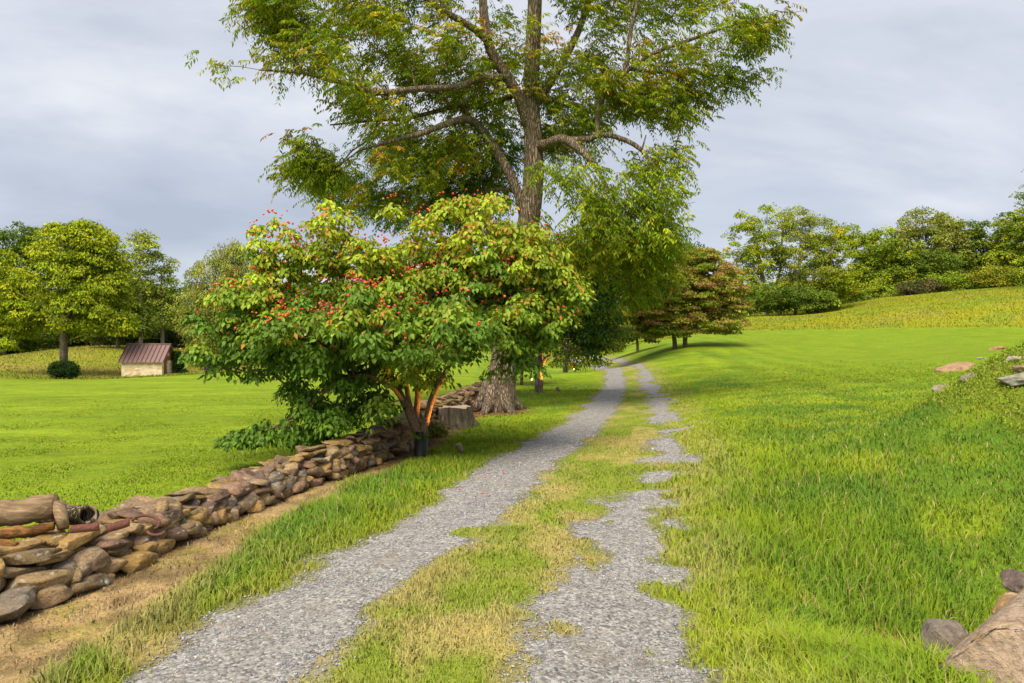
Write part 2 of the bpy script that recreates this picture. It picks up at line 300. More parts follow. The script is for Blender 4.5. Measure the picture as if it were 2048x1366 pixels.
def m_grain(name, c1, c2, sv, sc=10, moss=0, bs=.8, dist=.02):
    m, nt, o = mat(name); v = pos(nt, *sv); a = noise(nt, sc, 6, .7, v, .6); b = noise(nt, sc * 4, 5, .7, v, .3)
    c = ramp(nt, [(.32, c1), (.5, tuple((np.array(c1) + c2) / 2)), (.66, c2)], a); c = mix(nt, c, ramp(nt, [(.3, (.55, .55, .55)), (.7, (1.3, 1.3, 1.3))], b), 1, 'MULTIPLY')
    if moss: c = mix(nt, c, (.12, .14, .05), ramp(nt, [(.52, (0, 0, 0)), (.7, (moss, moss, moss))], noise(nt, 3, 4, .6, pos(nt))))
    princ(nt, o, c, .95, bump(nt, b, bs, dist * .5, bump(nt, a, bs, dist)), spec=.15); return m
M_STUMP = m_grain('stump_wood', (.06, .045, .033), (.34, .27, .19), (1, 1, .10), 17, .5, 1, .05)
M_LOG = m_grain('log_wood', (.13, .08, .045), (.44, .31, .18), (.12, 1, 1), 13, .1, .8, .02)
def simple(name, c, rough=.6, metal=0, sc=20, amt=.25, spec=.4, bs=.2):
    m, nt, o = mat(name); v = pos(nt); n = noise(nt, sc, 4, .6, v)
    lo = 1 - amt; hi = 1 + amt
    princ(nt, o, mix(nt, c, ramp(nt, [(.3, (lo, lo, lo)), (.7, (hi, hi, hi))], n), 1, 'MULTIPLY'), rough, bump(nt, n, bs, .005), metal, spec); return m

# ------------------------------------------------------------------ mesh helpers
def npmesh(name, V, faces, k, col=None, m=None, smooth=False):
    me = bpy.data.meshes.new(name); V = np.ascontiguousarray(V, np.float32).reshape(-1, 3); faces = np.ascontiguousarray(faces, np.int32).reshape(-1, k)
    me.vertices.add(len(V)); me.vertices.foreach_set('co', V.ravel())
    me.loops.add(faces.size); me.loops.foreach_set('vertex_index', faces.ravel())
    me.polygons.add(len(faces)); me.polygons.foreach_set('loop_start', np.arange(0, faces.size, k, dtype=np.int32))
    try: me.polygons.foreach_set('loop_total', np.full(len(faces), k, np.int32))
    except Exception: pass
    if smooth: me.polygons.foreach_set('use_smooth', np.ones(len(faces), bool))
    me.update(calc_edges=True)
    if col is not None:
        a = me.color_attributes.new('Col', 'FLOAT_COLOR', 'POINT')
        c = np.ones((len(V), 4), np.float32); c[:, :3] = col; a.data.foreach_set('color', c.ravel())
    if m: me.materials.append(m)
    return me
def link(name, me, parent=None, loc=None):
    o = bpy.data.objects.new(name, me); COL.objects.link(o)
    if loc is not None: o.location = loc
    if parent: o.parent = parent
    return o
def tag(o, label=None, cat=None, group=None, kind=None):
    for k, v in (('label', label), ('category', cat), ('group', group), ('kind', kind)):
        if v: o[k] = v
    return o
def empty(name, loc, label, cat, group=None, rz=0):
    o = bpy.data.objects.new(name, None); COL.objects.link(o); o.location = tuple(float(q) for q in loc); o.rotation_euler = (0, 0, rz); o.empty_display_size = .2
    return tag(o, label, cat, group)
class MB:
    def __init__(s): s.v = []; s.f = []; s.n = 0
    def add(s, V, Fs):
        V = np.asarray(V, float).reshape(-1, 3); s.v.append(V); s.f += [tuple(i + s.n for i in f) for f in Fs]; s.n += len(V)
    def box(s, lo, hi):
        x0, y0, z0 = lo; x1, y1, z1 = hi
        s.add([(x0, y0, z0), (x1, y0, z0), (x1, y1, z0), (x0, y1, z0), (x0, y0, z1), (x1, y0, z1), (x1, y1, z1), (x0, y1, z1)], [(0, 3, 2, 1), (4, 5, 6, 7), (0, 1, 5, 4), (1, 2, 6, 5), (2, 3, 7, 6), (3, 0, 4, 7)])
    def tube(s, pts, rad, sides=8, cap=True, noise_amt=0):
        pts = np.asarray(pts, float); n = len(pts); rad = np.broadcast_to(np.asarray(rad, float), (n,))
        t = nrm(np.gradient(pts, axis=0)); ref = np.array([0, 0, 1.]) if abs(t[0][2]) < .9 else np.array([1., 0, 0])
        u = nrm(np.cross(t[0], ref)); V = []
        ang = np.linspace(0, 2 * math.pi, sides, endpoint=False)
        for i in range(n):
            u = nrm(u - t[i] * np.dot(u, t[i])); b = np.cross(t[i], u)
            rr = rad[i] * (1 + (noise_amt * (rng.random(sides) - .5) if noise_amt else 0))
            V.append(pts[i] + (np.cos(ang) * rr)[:, None] * u + (np.sin(ang) * rr)[:, None] * b)
        Fs = [(i * sides + j, i * sides + (j + 1) % sides, (i + 1) * sides + (j + 1) % sides, (i + 1) * sides + j) for i in range(n - 1) for j in range(sides)]
        if cap: Fs += [tuple(range(sides))[::-1], tuple((n - 1) * sides + j for j in range(sides))]
        s.add(np.concatenate(V), Fs)
    def mesh(s, name, m=None, smooth=True, col=None):
        me = bpy.data.meshes.new(name); V = np.concatenate(s.v); me.from_pydata(V.tolist(), [], s.f)
        if smooth: me.polygons.foreach_set('use_smooth', np.ones(len(me.polygons), bool))
        if col is not None:
            a = me.color_attributes.new('Col', 'FLOAT_COLOR', 'POINT'); c = np.ones((len(V), 4), np.float32); c[:, :3] = col; a.data.foreach_set('color', c.ravel())
        me.update()
        if m: me.materials.append(m)
        return me
def lathe(mb, prof, c=(0, 0, 0), sides=20):
    ang = np.linspace(0, 2 * math.pi, sides, endpoint=False); V = []
    for r, z in prof: V.append(np.stack([c[0] + np.cos(ang) * r, c[1] + np.sin(ang) * r, np.full(sides, c[2] + z)], 1))
    n = len(prof)
    Fs = [(i * sides + j, i * sides + (j + 1) % sides, (i + 1) * sides + (j + 1) % sides, (i + 1) * sides + j) for i in range(n - 1) for j in range(sides)]
    mb.add(np.concatenate(V), Fs)

# ------------------------------------------------------------------ ground sheet
rr = np.concatenate([[.0], np.geomspace(.5, 1800, 430)])
th = np.concatenate([np.linspace(-180, -52, 50, endpoint=False), np.linspace(-52, 52, 430), np.linspace(52, 180, 51)[1:-1]])
RR, TT = np.meshgrid(rr, np.radians(th), indexing='ij')
GX = RR * np.sin(TT); GY = RR * np.cos(TT); GZ = H(GX, GY)
gmask = gravel(GX, GY)
offg = ss(.0, .25, -gmask)
GZ = GZ + (fbm(GX * 1.2, GY * 1.2, 60) - .5) * .05 * offg * ss(1.0, 2, RR) + (fbm(GX * 6, GY * 6, 61) - .5) * .02 * offg * ss(40, 10, RR)
gc, gh, gt, gmd, gmo = zones(GX, GY)
gc = mixc(gc, GRV * .85, ss(-.16, .02, gmask) * (.55 + .45 * ss(.4, .6, fbm(GX * 9, GY * 9, 40)))); 
n_t = len(th); n_r = len(rr); idx = np.arange(n_r * n_t).reshape(n_r, n_t); nx = np.roll(idx, -1, axis=1)
fc = np.stack([idx[:-1], idx[1:], nx[1:], nx[:-1]], -1).reshape(-1, 4)[:, ::-1]
me = npmesh('ground', np.stack([GX, GY, GZ], -1), fc, 4, gc.reshape(-1, 3) * .92, M_GROUND, True)
tag(link('ground', me), kind='structure')

# gravel wheel tracks: fine sheets just above the ground, ragged at their edges
def track(line, hw, tl):
    seg = np.diff(line, axis=0); s = np.concatenate([[0], np.cumsum(np.hypot(seg[:, 0], seg[:, 1]))])
    ss_ = [0.]
    while ss_[-1] < s[-1] - .2: ss_.append(ss_[-1] + max(.03, .005 * ss_[-1]))
    ss_ = np.array(ss_); cx = np.interp(ss_, s, line[:, 0]); cy = np.interp(ss_, s, line[:, 1])
    tx = np.gradient(cx, ss_); ty = np.gradient(cy, ss_); l = np.hypot(tx, ty); tx /= l; ty /= l
    t = np.arange(-hw, hw + .01, .03); X = cx[:, None] + ty[:, None] * t; Y = cy[:, None] - tx[:, None] * t
    Z = H(X, Y) + .008 + (fbm(X * 3, Y * 3, 70) - .5) * .02 - .02 * np.cos(t / hw * 3.14)[None] * 0
    a, b = X.shape; id_ = np.arange(a * b).reshape(a, b)
    fcs = np.stack([id_[:-1, :-1], id_[1:, :-1], id_[1:, 1:], id_[:-1, 1:]], -1).reshape(-1, 4)
    g = gravel(X, Y); Z = Z - .028 * ss(.05, -.03, g); mc = (g[:-1, :-1] + g[1:, 1:]) * .5 > -.015
    other = TR if line is TL else TL
    d0 = polydist(X, Y, line)[0]; d1 = polydist(X, Y, other)[0]; mc &= (d0 < d1)[:-1, :-1]
    fcs = fcs[mc.ravel()]
    used = np.unique(fcs); rem = np.zeros(a * b, int); rem[used] = np.arange(len(used))
    V = np.stack([X, Y, Z], -1).reshape(-1, 3)[used]
    me = npmesh('gravel_track', V, rem[fcs], 4, None, M_GRAVEL, True)
    if me.polygons[0].normal.z < 0: me.flip_normals()
    tag(link('gravel_track', me), kind='structure')
track(TL, .9, 0); track(TR, .9, 1)

# loose gravel
n = 130000; r_ = rng.uniform(2.0, 13, n); a_ = rng.uniform(R(-42), R(30), n); X = r_ * np.sin(a_); Y = r_ * np.cos(a_)
g = gravel(X, Y); k = (g > -.2) & (rng.random(n) < .06 + .94 * ss(-.14, .08, g)); X = X[k]; Y = Y[k]; n = len(X)
Z = H(X, Y) + .006; sz = rng.uniform(.003, .0095, n) * (1 + .8 * (rng.random(n) < .06)) * (1 + .8 * ss(3, 12, np.hypot(X, Y)))
oc = np.array([[1, 0, 0], [-1, 0, 0], [0, 1, 0], [0, -1, 0], [0, 0, 1], [0, 0, -1.]])
of = np.array([[0, 2, 4], [2, 1, 4], [1, 3, 4], [3, 0, 4], [2, 0, 5], [1, 2, 5], [3, 1, 5], [0, 3, 5]])
V = oc[None] * (rng.uniform(.6, 1.25, (n, 6, 1))) + rng.uniform(-.35, .35, (n, 6, 3)); V[:, :, 2] *= .6
V = V * sz[:, None, None] + np.stack([X, Y, Z], -1)[:, None]
g0 = rng.choice([.2, .28, .34, .4, .52], n, p=[.15, .3, .3, .2, .05])[:, None] * (1 + rng.uniform(-.12, .12, (n, 3)) * .35) * [1, 1, 1.03]
br = rng.random(n) < .07; g0[br] = [.36, .27, .18]
m_, nt_, o_ = mat('gravel_chip'); princ(nt_, o_, attr(nt_), .9, spec=.25)
me = npmesh('loose_gravel', V, (of[None] + (np.arange(n) * 6)[:, None, None]), 3, np.repeat(g0, 6, 0), m_)
tag(link('loose_gravel', me), 'loose grey gravel chips scattered over the wheel tracks', 'gravel', kind='stuff')

# ------------------------------------------------------------------ grass
def blades(X, Y, hgt, wid, col, lean=.5, zoff=0):
    n = len(X); Z = H(X, Y) + zoff - .005
    az = rng.uniform(0, 2 * math.pi, n); ln = hgt * np.abs(rng.normal(lean, .35, n)); wa = rng.uniform(0, 2 * math.pi, n)
    d = np.stack([np.cos(az), np.sin(az)], -1); wv = np.stack([np.cos(wa), np.sin(wa)], -1) * (wid * .5)[:, None]
    V = np.zeros((n, 5, 3)); b = np.stack([X, Y], -1)
    V[:, 0, :2] = b - wv; V[:, 1, :2] = b + wv; V[:, 0, 2] = V[:, 1, 2] = Z
    mpt = b + d * (ln * .35)[:, None]; V[:, 2, :2] = mpt + wv * .8; V[:, 3, :2] = mpt - wv * .8; V[:, 2, 2] = V[:, 3, 2] = Z + hgt * .62
    V[:, 4, :2] = b + d * ln[:, None]; V[:, 4, 2] = Z + hgt * (1 - .25 * np.clip(ln / np.maximum(hgt, 1e-3), 0, 1.6))
    i = (np.arange(n) * 5)[:, None]
    Ff = np.concatenate([i + [0, 1, 2], i + [0, 2, 3], i + [3, 2, 4]])
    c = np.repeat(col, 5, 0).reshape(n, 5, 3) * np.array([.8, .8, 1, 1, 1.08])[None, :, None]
    return V.reshape(-1, 3), Ff, c.reshape(-1, 3)
def sample(n, r0, r1, a0=-43, a1=43, p=1.0):
    u = rng.random(n); r = (r0 ** p + u * (r1 ** p - r0 ** p)) ** (1 / p) if p else r0 * (r1 / r0) ** u
    a = rng.uniform(R(a0), R(a1), n); return r * np.sin(a), r * np.cos(a)
n = 680000
X, Y = sample(n, 1.9, 34, -54, 50, p=.55)
c, h, tan, md, mound = zones(X, Y); g = gravel(X, Y); dw, sw, sdw = polydist(X, Y, WALL)
wall_in = (sdw < 0) & (dw < np.interp(Y, [3, 5, 6, 24], [1.1, 1.0, .68, .65])) & (Y < 22)
fade = 1 - .97 * ss(14, 34, np.hypot(X, Y))
keep = (g < .04) & ~wall_in & (rng.random(n) < ss(.05, -.12, g) ** 1.3 * (h / .03).clip(.12, 1) * fade)
keep &= (rng.random(n) > ss(.3, .8, tan) * .8)
keep |= (g < .12) & (g > 0) & (rng.random(n) < .05)
def sub(k, *a): return [q[k] for q in a]
X, Y, c, h, tan, g = sub(keep, X, Y, c, h, tan, g); n = len(X); r = np.hypot(X, Y)
tuft = ss(.5, .8, vnoise(X * 2.3, Y * 2.3, 81)); hh = h * rng.uniform(.55, 1.35, n) * (1 + .6 * tuft * ss(12, 4, r)) * ss(-.02, .25, -g + .08).clip(.55, 1)
hh = hh * (1 - .45 * ss(6, 16, r))
h_p = np.hypot(X + 1.33, Y - 10); hh = hh * np.where(h_p < .4, .3, 1); cv = c * 1.2 * (1 + .30 * (rng.random((n, 1)) - .5)) * (1 + .14 * (rng.random((n, 3)) - .5))
dry = rng.random(n) < (.05 + .12 * ss(.25, .5, c[:, 0])); cv[dry] = STRAW * rng.uniform(.7, 1.15, (dry.sum(), 1))
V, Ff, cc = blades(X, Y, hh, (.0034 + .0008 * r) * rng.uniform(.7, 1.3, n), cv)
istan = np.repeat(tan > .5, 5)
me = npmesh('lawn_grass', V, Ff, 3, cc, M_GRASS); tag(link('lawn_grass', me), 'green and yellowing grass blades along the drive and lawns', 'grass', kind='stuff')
# long pale-tipped blades in the rough clumps right and left of the drive
n = 16000; X, Y = sample(n, 2.3, 9.5, -40, 43, 1); c, h, tan, md, mound = zones(X, Y); g = gravel(X, Y)
dr, _, sdr = polydist(X, Y, TR); dl, _, sdl = polydist(X, Y, TL); dw, _, sdw = polydist(X, Y, WALL)
den = ss(.42, .7, fbm(X * 1.3, Y * 1.3, 90)); k = (g < -.12) & (tan < .3) & (rng.random(n) < den) & (((sdr > 0) & (dr > .6)) | ((sdl < 0) & (dl > .6) & (sdw > 0) & (dw > .6)))
X, Y, c = sub(k, X, Y, c); n = len(X)
V, Ff, cc = blades(X, Y, rng.uniform(.09, .19, n), rng.uniform(.004, .0075, n), c * rng.uniform(.7, 1.6, (n, 1)) * [1.0, 1.08, 2.2], 1.1)
me = npmesh('long_grass', V, Ff, 3, cc, M_GRASS); tag(link('long_grass', me), 'long arching grass blades in rough clumps beside the drive', 'grass', kind='stuff')
# dead straw at the wall foot: blades lying almost flat
n = 60000; X, Y = sample(n, 2.3, 12, -43, 0, 1); c, h, tan, md, mound = zones(X, Y); g = gravel(X, Y); dw, _, sdw = polydist(X, Y, WALL)
k = (tan > .35) & (g < 0) & (sdw > 0) & (rng.random(n) < tan); X, Y, c = sub(k, X, Y, c); n = len(X)
V, Ff, cc = blades(X, Y, rng.uniform(.008, .026, n), rng.uniform(.0018, .0034, n) * (1 + np.hypot(X, Y) * .1), c * rng.uniform(.5, 1.5, (n, 1)), 2.8)
me = npmesh('dead_grass', V, Ff, 3, cc, M_GRASS); tag(link('dead_grass', me), 'bleached tan dead grass along the foot of the stone wall', 'grass', kind='stuff')
# rough meadow growth, right slope and beyond the shed
n = 200000; X = rng.uniform(8, 75, n); Y = rng.uniform(44, 96, n); X2 = rng.uniform(-75, -12, n // 2); Y2 = rng.uniform(44, 98, n // 2); X = np.append(X, X2); Y = np.append(Y, Y2); n = len(X)
k = (np.abs(X) < Y * .82); X = X[k]; Y = Y[k]; n = len(X)
c, h, tan, md, mound = zones(X, Y); k = rng.random(n) < ss(.075, .14, h); X, Y, c, h = sub(k, X, Y, c, h); n = len(X)
V, Ff, cc = blades(X, Y, rng.uniform(.06, .2, n), rng.uniform(.03, .07, n), c * rng.uniform(.9, 1.2, (n, 1)), .5)
me = npmesh('meadow_grass', V, Ff, 3, cc, M_GRASS); tag(link('meadow_grass', me), 'tall yellow green meadow grass above the mown lawn and beyond the shed', 'grass', kind='stuff')

# ------------------------------------------------------------------ stones
_ico = {}
def ico(sub_):
    if sub_ not in _ico:
        import bmesh
        bm = bmesh.new(); bmesh.ops.create_icosphere(bm, subdivisions=sub_, radius=1)
        _ico[sub_] = (np.array([v.co[:] for v in bm.verts]), np.array([[v.index for v in f.verts] for f in bm.faces])); bm.free()
    return _ico[sub_]
def stone_geo(size, sub_=3, cuts=11, sharp=.72):
    V, Ff = ico(sub_); V = V.copy()
    Pw = 5.0; V = V / ((np.abs(V) ** Pw).sum(1, keepdims=True) ** (1 / Pw)); V = V @ rotm(*rng.normal(0, .25, 3)).T * .86
    V *= (1 + .07 * np.sin(V @ rng.normal(0, 2.2, 3) + rng.random() * 6) + .035 * np.sin(V @ rng.normal(0, 6, 3) + 2) + .02 * np.sin(V @ rng.normal(0, 14, 3)))[:, None]
    for _ in range(cuts):
        q = nrm(rng.normal(0, 1, 3)); t = rng.uniform(sharp - .12, sharp + .16); d = V @ q; V -= np.where(d > t, (d - t) * .97, 0)[:, None] * q
    q = np.array([0, 0, 1.]); 
    for sgn in (1, -1):
        d = V @ (q * sgn); V -= np.where(d > .62, (d - .62) * .85, 0)[:, None] * q * sgn
    V += .007 * rng.normal(0, 1, V.shape)
    return V * (np.asarray(size) * .5 * 1.22), Ff
def rotm(rx, ry, rz):
    cx, sx, cy, sy, cz, sz = math.cos(rx), math.sin(rx), math.cos(ry), math.sin(ry), math.cos(rz), math.sin(rz)
    return np.array([[cz, -sz, 0], [sz, cz, 0], [0, 0, 1]]) @ np.array([[cy, 0, sy], [0, 1, 0], [-sy, 0, cy]]) @ np.array([[1, 0, 0], [0, cx, -sx], [0, sx, cx]])
SC = [(.36, .27, .18), (.33, .26, .19), (.40, .30, .18), (.43, .30, .14), (.31, .22, .16), (.27, .24, .21), (.38, .29, .17), (.30, .205, .165), (.46, .32, .14), (.25, .18, .15), (.42, .33, .21)]
wl = WALL; seg = np.diff(wl, axis=0); ws = np.concatenate([[0], np.cumsum(np.hypot(seg[:, 0], seg[:, 1]))])
def wpt(s, off):
    x = np.interp(s, ws, wl[:, 0]); y = np.interp(s, ws, wl[:, 1]); x2 = np.interp(s + .3, ws, wl[:, 0]); y2 = np.interp(s + .3, ws, wl[:, 1])
    x1 = np.interp(s - .3, ws, wl[:, 0]); y1 = np.interp(s - .3, ws, wl[:, 1])
    l = math.hypot(x2 - x1, y2 - y1); tx, ty = (x2 - x1) / l, (y2 - y1) / l
    return x - ty * off, y + tx * off, math.atan2(ty, tx)
stones = []
def wall_h(y): return float(np.interp(y, [2, 4.5, 5.5, 6.6, 8, 9.2, 12, 14, 22], [.40, .37, .33, .29, .33, .40, .46, .5, .5]))
def wall_w(y): return float(np.interp(y, [2, 4.5, 5.4, 6.4, 22], [1.1, 1.05, .8, .62, .6]))
def put_row(off, zf, L0, D0, H0, tilt=.14, jit=.05, top=0):
    s = rng.uniform(0, .2)
    while s < ws[-1]:
        big = .86 + .22 * ss(6.5, 4.5, np.array(s + 2.0)); Lx = L0 * rng.uniform(.5, 1.45) * float(big) * .86; s += Lx * .5
        if s > ws[-1]: break
        y = np.interp(s, ws, wl[:, 1]); hW = wall_h(y); wW = wall_w(y)
        o = off * wW + rng.normal(0, jit * .6); x, yy, a = wpt(s, o); g0 = h1(x, yy)
        size = (Lx * rng.uniform(.95, 1.15), D0 * .85 * rng.uniform(.75, 1.3), H0 * rng.uniform(.6, 1.15))
        z = g0 + (.52 if (yy < 5.7 and off >= .4 and zf > .7) else zf) * hW + rng.normal(0, .015)
        stones.append((np.array([x, yy, z]), size, rotm(rng.normal(0, tilt), rng.normal(0, tilt), a + rng.normal(0, .18)), top, o))
        s += Lx * .46
for off, zf, L0, D0, H0, tilt, top in [(.10, .16, .27, .26, .18, .12, 2), (.16, .50, .28, .27, .17, .14, 2), (.24, .82, .33, .30, .13, .16, 3), (.40, .80, .30, .28, .13, .2, 3), (.45, .42, .32, .3, .22, .1, 0),
                                       (.6, .84, .32, .3, .12, .2, 3), (.75, .44, .3, .3, .22, .12, 0), (.80, .80, .33, .28, .13, .18, 3), (.90, .30, .28, .26, .2, .14, 1), (.12, .32, .24, .22, .13, .15, 2), (.19, .66, .25, .22, .12, .15, 2), (.52, .98, .36, .26, .08, .2, 3), (.32, .97, .30, .24, .08, .25, 3)]:
    put_row(off, zf, L0, D0, H0, tilt, .05, top)
wallroot = empty('stone_wall', (-2.9, 5, h1(-2.9, 5)), 'low dry stone wall of brown fieldstones running from the left foreground past the dogwood', 'wall')
def vis(st):
    p = st[0]; d = math.hypot(p[0], p[1])
    inf = abs(p[0] * F / p[1]) < 1060 and (EYE - p[2]) * F / p[1] < 700
    return (0 if inf else -100) + (1 + .6 * (st[3] >= 2)) * st[1][0] * (st[1][2] + .12) / d / d * 50
order = sorted(range(len(stones)), key=lambda i: -vis(stones[i]))
rest = MB(); rcol = []; RV = []; RF = []; rn = 0
for rank, i in enumerate(order):
    p, size, rm, top, o = stones[i]
    y = p[1]; sub_ = 4 if rank < 45 else (3 if y < 12 else 2)
    V, Ff = stone_geo(size, sub_); c = np.array(random.choice(SC)) * rng.uniform(.5, 1.05) * [1.06, .98, .84]
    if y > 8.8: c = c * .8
    if rank < 100:
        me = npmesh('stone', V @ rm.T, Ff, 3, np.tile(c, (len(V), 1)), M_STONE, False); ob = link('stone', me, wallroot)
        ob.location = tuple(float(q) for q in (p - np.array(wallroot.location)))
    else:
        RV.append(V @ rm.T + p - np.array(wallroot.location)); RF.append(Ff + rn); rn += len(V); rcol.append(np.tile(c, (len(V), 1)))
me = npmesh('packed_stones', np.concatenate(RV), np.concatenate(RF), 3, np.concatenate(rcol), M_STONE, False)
tag(link('packed_stones', me, wallroot), 'packed smaller and farther stones of the wall', kind='stuff')
# a core so that no daylight shows through
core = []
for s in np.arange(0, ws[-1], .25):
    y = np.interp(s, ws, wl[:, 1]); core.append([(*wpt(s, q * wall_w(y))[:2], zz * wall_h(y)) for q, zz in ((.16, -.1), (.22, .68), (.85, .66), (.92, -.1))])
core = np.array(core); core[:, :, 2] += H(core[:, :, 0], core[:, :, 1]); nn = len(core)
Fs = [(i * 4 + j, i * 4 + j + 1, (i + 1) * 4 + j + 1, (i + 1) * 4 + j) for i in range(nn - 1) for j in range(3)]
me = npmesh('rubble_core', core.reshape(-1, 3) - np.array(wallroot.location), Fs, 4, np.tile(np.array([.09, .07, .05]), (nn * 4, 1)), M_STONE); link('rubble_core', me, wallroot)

def rock(name, px, py, d, wpx, hpx, label, col, group=None, rot=0, depth=1.0, sink=.35, sharp=.72, cat='rock', sub_=4, cuts=11, tilt=0):
    q = hit(px, py + hpx * .25, 2.2, 60) if cat in ('rock', 'stone') else P(px, py, d); d = float(q[1]); s = d / F; size = (wpx * s, wpx * s * depth, hpx * s * 1.35)
    V, Ff = stone_geo(size, sub_, cuts, sharp); V = V @ rotm(0, tilt, rot).T
    me = npmesh(name, V, Ff, 3, np.tile(np.array(col), (len(V), 1)), M_STONE, False)
    o = link(name, me, None, tuple(float(v) for v in q)); tag(o, label, cat, group); return o
gr = 'rocks set in the green bank on the right'
rock('rock', 1912, 738, 9.3, 66, 20, 'largest orange brown rock low in the planted bank on the right', (.42, .27, .15), gr, .1, 1, tilt=-.35)
rock('rock', 1888, 775, 9.0, 38, 16, 'pinkish rounded rock at the lowest left end of the planted bank', (.40, .31, .24), gr, .3, 1, tilt=-.2)
rock('rock', 1937, 752, 8.8, 36, 14, 'flat grey brown rock in the middle of the bank between the orange and pale rocks', (.34, .28, .22), gr, -.2, 1, tilt=-.4)
rock('rock', 1992, 696, 9.4, 26, 12, 'small rust red rock at the upper edge of the planted bank', (.40, .22, .12), gr, 0, 1, tilt=-.2)
rock('rock', 2030, 716, 9.0, 30, 13, 'small pale rock near the right edge of the bank', (.46, .40, .32), gr, .4, 1)
rock('rock', 2046, 752, 8.4, 70, 18, 'long grey rock cut by the right edge of the photo in the bank', (.36, .34, .27), gr, .1, .8, tilt=-.25)
rock('rock', 2050, 734, 8.9, 36, 14, 'reddish rock just above the long grey rock at the right edge', (.36, .25, .17), gr, .5, 1)
rock('rock', 1962, 717, 9.4, 16, 8, 'tiny pale rock half buried at the top of the bank', (.45, .42, .30), gr, .5, 1)
gb = 'boulders in the right foreground corner'
bo = rock('boulder', 2095, 1380, 2.7, 460, 290, 'big pale pink grey boulder in the bottom right corner', (.42, .31, .22), gb, .5, .8, sharp=.66, cat='boulder', sub_=5, cuts=16)
rock('boulder', 1893, 1283, 2.95, 76, 64, 'small dark round stone touching the left of the big pale boulder', (.24, .20, .16), gb, 0, 1, sharp=.85, cat='boulder', cuts=5)
rock('boulder', 2052, 1222, 3.1, 90, 40, 'ochre stone behind the top of the big pale boulder', (.42, .27, .12), gb, 0, 1, cat='boulder')
rock('boulder', 2052, 1168, 3.5, 80, 40, 'dark brown stone cut by the right edge above the boulders', (.19, .14, .12), gb, 0, 1, cat='boulder')
rock('fallen_stone', 179, 1168, 4.6, 52, 30, 'grey green stone fallen at the foot of the wall', (.27, .26, .20), 'stones fallen at the wall foot', .2, .8, cat='stone')
rock('fallen_stone', 205, 1156, 4.75, 40, 28, 'ochre stone fallen at the foot of the wall', (.40, .27, .12), 'stones fallen at the wall foot', .9, .9, cat='stone')

# logs and rusty scraps on the wall
def knotty(mb, a, b, r0, r1, sides=16, steps=14, wob=.02):
    t = np.linspace(0, 1, steps)[:, None]; pts = np.array(a) * (1 - t) + np.array(b) * t + rng.normal(0, wob, (steps, 3)) * np.sin(t * 3.14)
    mb.tube(pts, np.linspace(r0, r1, steps) * rng.uniform(.95, 1.05, steps), sides, True, .10)
M_CUT = simple('cut_wood', (.42, .33, .24), .9, sc=40, amt=.3)
lr = empty('log', P(20, 1035, 5.0), 'weathered bare log lying on the near left end of the stone wall', 'log', 'logs on the wall')
def lk(name, mb, m, root): 
    me = mb.mesh(name, m); me.transform(__import__('mathutils').Matrix.Translation([-v for v in root.location])); return link(name, me, root)
mb = MB(); knotty(mb, P(-160, 1052, 4.9), P(112, 1012, 5.05), .105, .088); lk('wood', mb, M_LOG, lr)
mb = MB(); mb.tube([P(116, 1008, 5.04), P(124, 1035, 4.98), P(128, 1056, 4.95)], [.05, .045, .04], 10, True, .3); lk('branch_stub', mb, M_LOG, lr)
lr = empty('log', P(150, 1030, 5.3), 'hollow dark broken log end behind the bare log on the wall', 'log', 'logs on the wall')
mb = MB(); ang = np.linspace(0, 2 * math.pi, 18, endpoint=False); c0 = P(90, 1030, 5.5); c1 = P(176, 1030, 5.2); ax = nrm(c1 - c0); uu = nrm(np.cross(ax, [0, 0, 1])); vv = np.cross(uu, ax)
prof = []
for cc_, ro in ((c0, .085), (c0 * .5 + c1 * .5, .09), (c1, .085), (c1 - ax * .005, .058), (c0 * .4 + c1 * .6, .055)):
    prof.append(cc_ + (np.cos(ang) * ro * rng.uniform(.85, 1.12, 18))[:, None] * uu + (np.sin(ang) * ro * .85)[:, None] * vv)
mb.add(np.concatenate(prof), [(i * 18 + j, i * 18 + (j + 1) % 18, (i + 1) * 18 + (j + 1) % 18, (i + 1) * 18 + j) for i in range(4) for j in range(18)])
lk('wood', mb, M_BARK, lr)
M_ROT = m_grain('rotten_wood', (.09, .04, .02), (.50, .25, .08), (.2, 1, 1), 16, 0, 1, .03)
for (a, b, r0, lab) in [((-60, 1082, 4.75), (108, 1052, 4.9), .055, 'orange brown rotten wood piece under the bare log'), ((-70, 1078, 4.6), (34, 1092, 4.6), .05, 'short split orange wood chunk at the far left of the wall top')]:
    mb = MB(); knotty(mb, P(*a), P(*b), r0, r0 * .55, 10, 10, .006); lr = empty('log', P(*a), lab, 'wood', 'logs on the wall'); lk('wood', mb, M_ROT, lr)
M_RUST = simple('rusty_iron', (.15, .062, .04), .85, .2, 60, .45)
def scrap(name, label, build):
    mb = MB(); o0 = build(mb); c0 = np.concatenate(mb.v).mean(0); me = mb.mesh(name, M_RUST); me.transform(__import__('mathutils').Matrix.Translation(-Vector(c0)))
    tag(link(name, me, None, tuple(c0)), label, 'scrap metal', 'rusty iron scraps on the wall')
def arc(mb, px, py, d, rx, ry, a0, a1, r=.012, tz=0):
    pts = [P(px + rx * math.cos(t), py - ry * math.sin(t), d + .06 * math.sin(t)) for t in np.linspace(a0, a1, 16)]; mb.tube(pts, r, 8)
scrap('rusty_horseshoe', 'curved rusty iron hoop hooked over stones of the wall top', lambda mb: arc(mb, 291, 1046, 5.0, 28, 15, -.9, 2.8, .0105))
scrap('rusty_horseshoe', 'second smaller rusty horseshoe lying lower on the wall face', lambda mb: arc(mb, 312, 1062, 4.82, 17, 8, 3.3, 6.1, .0105))
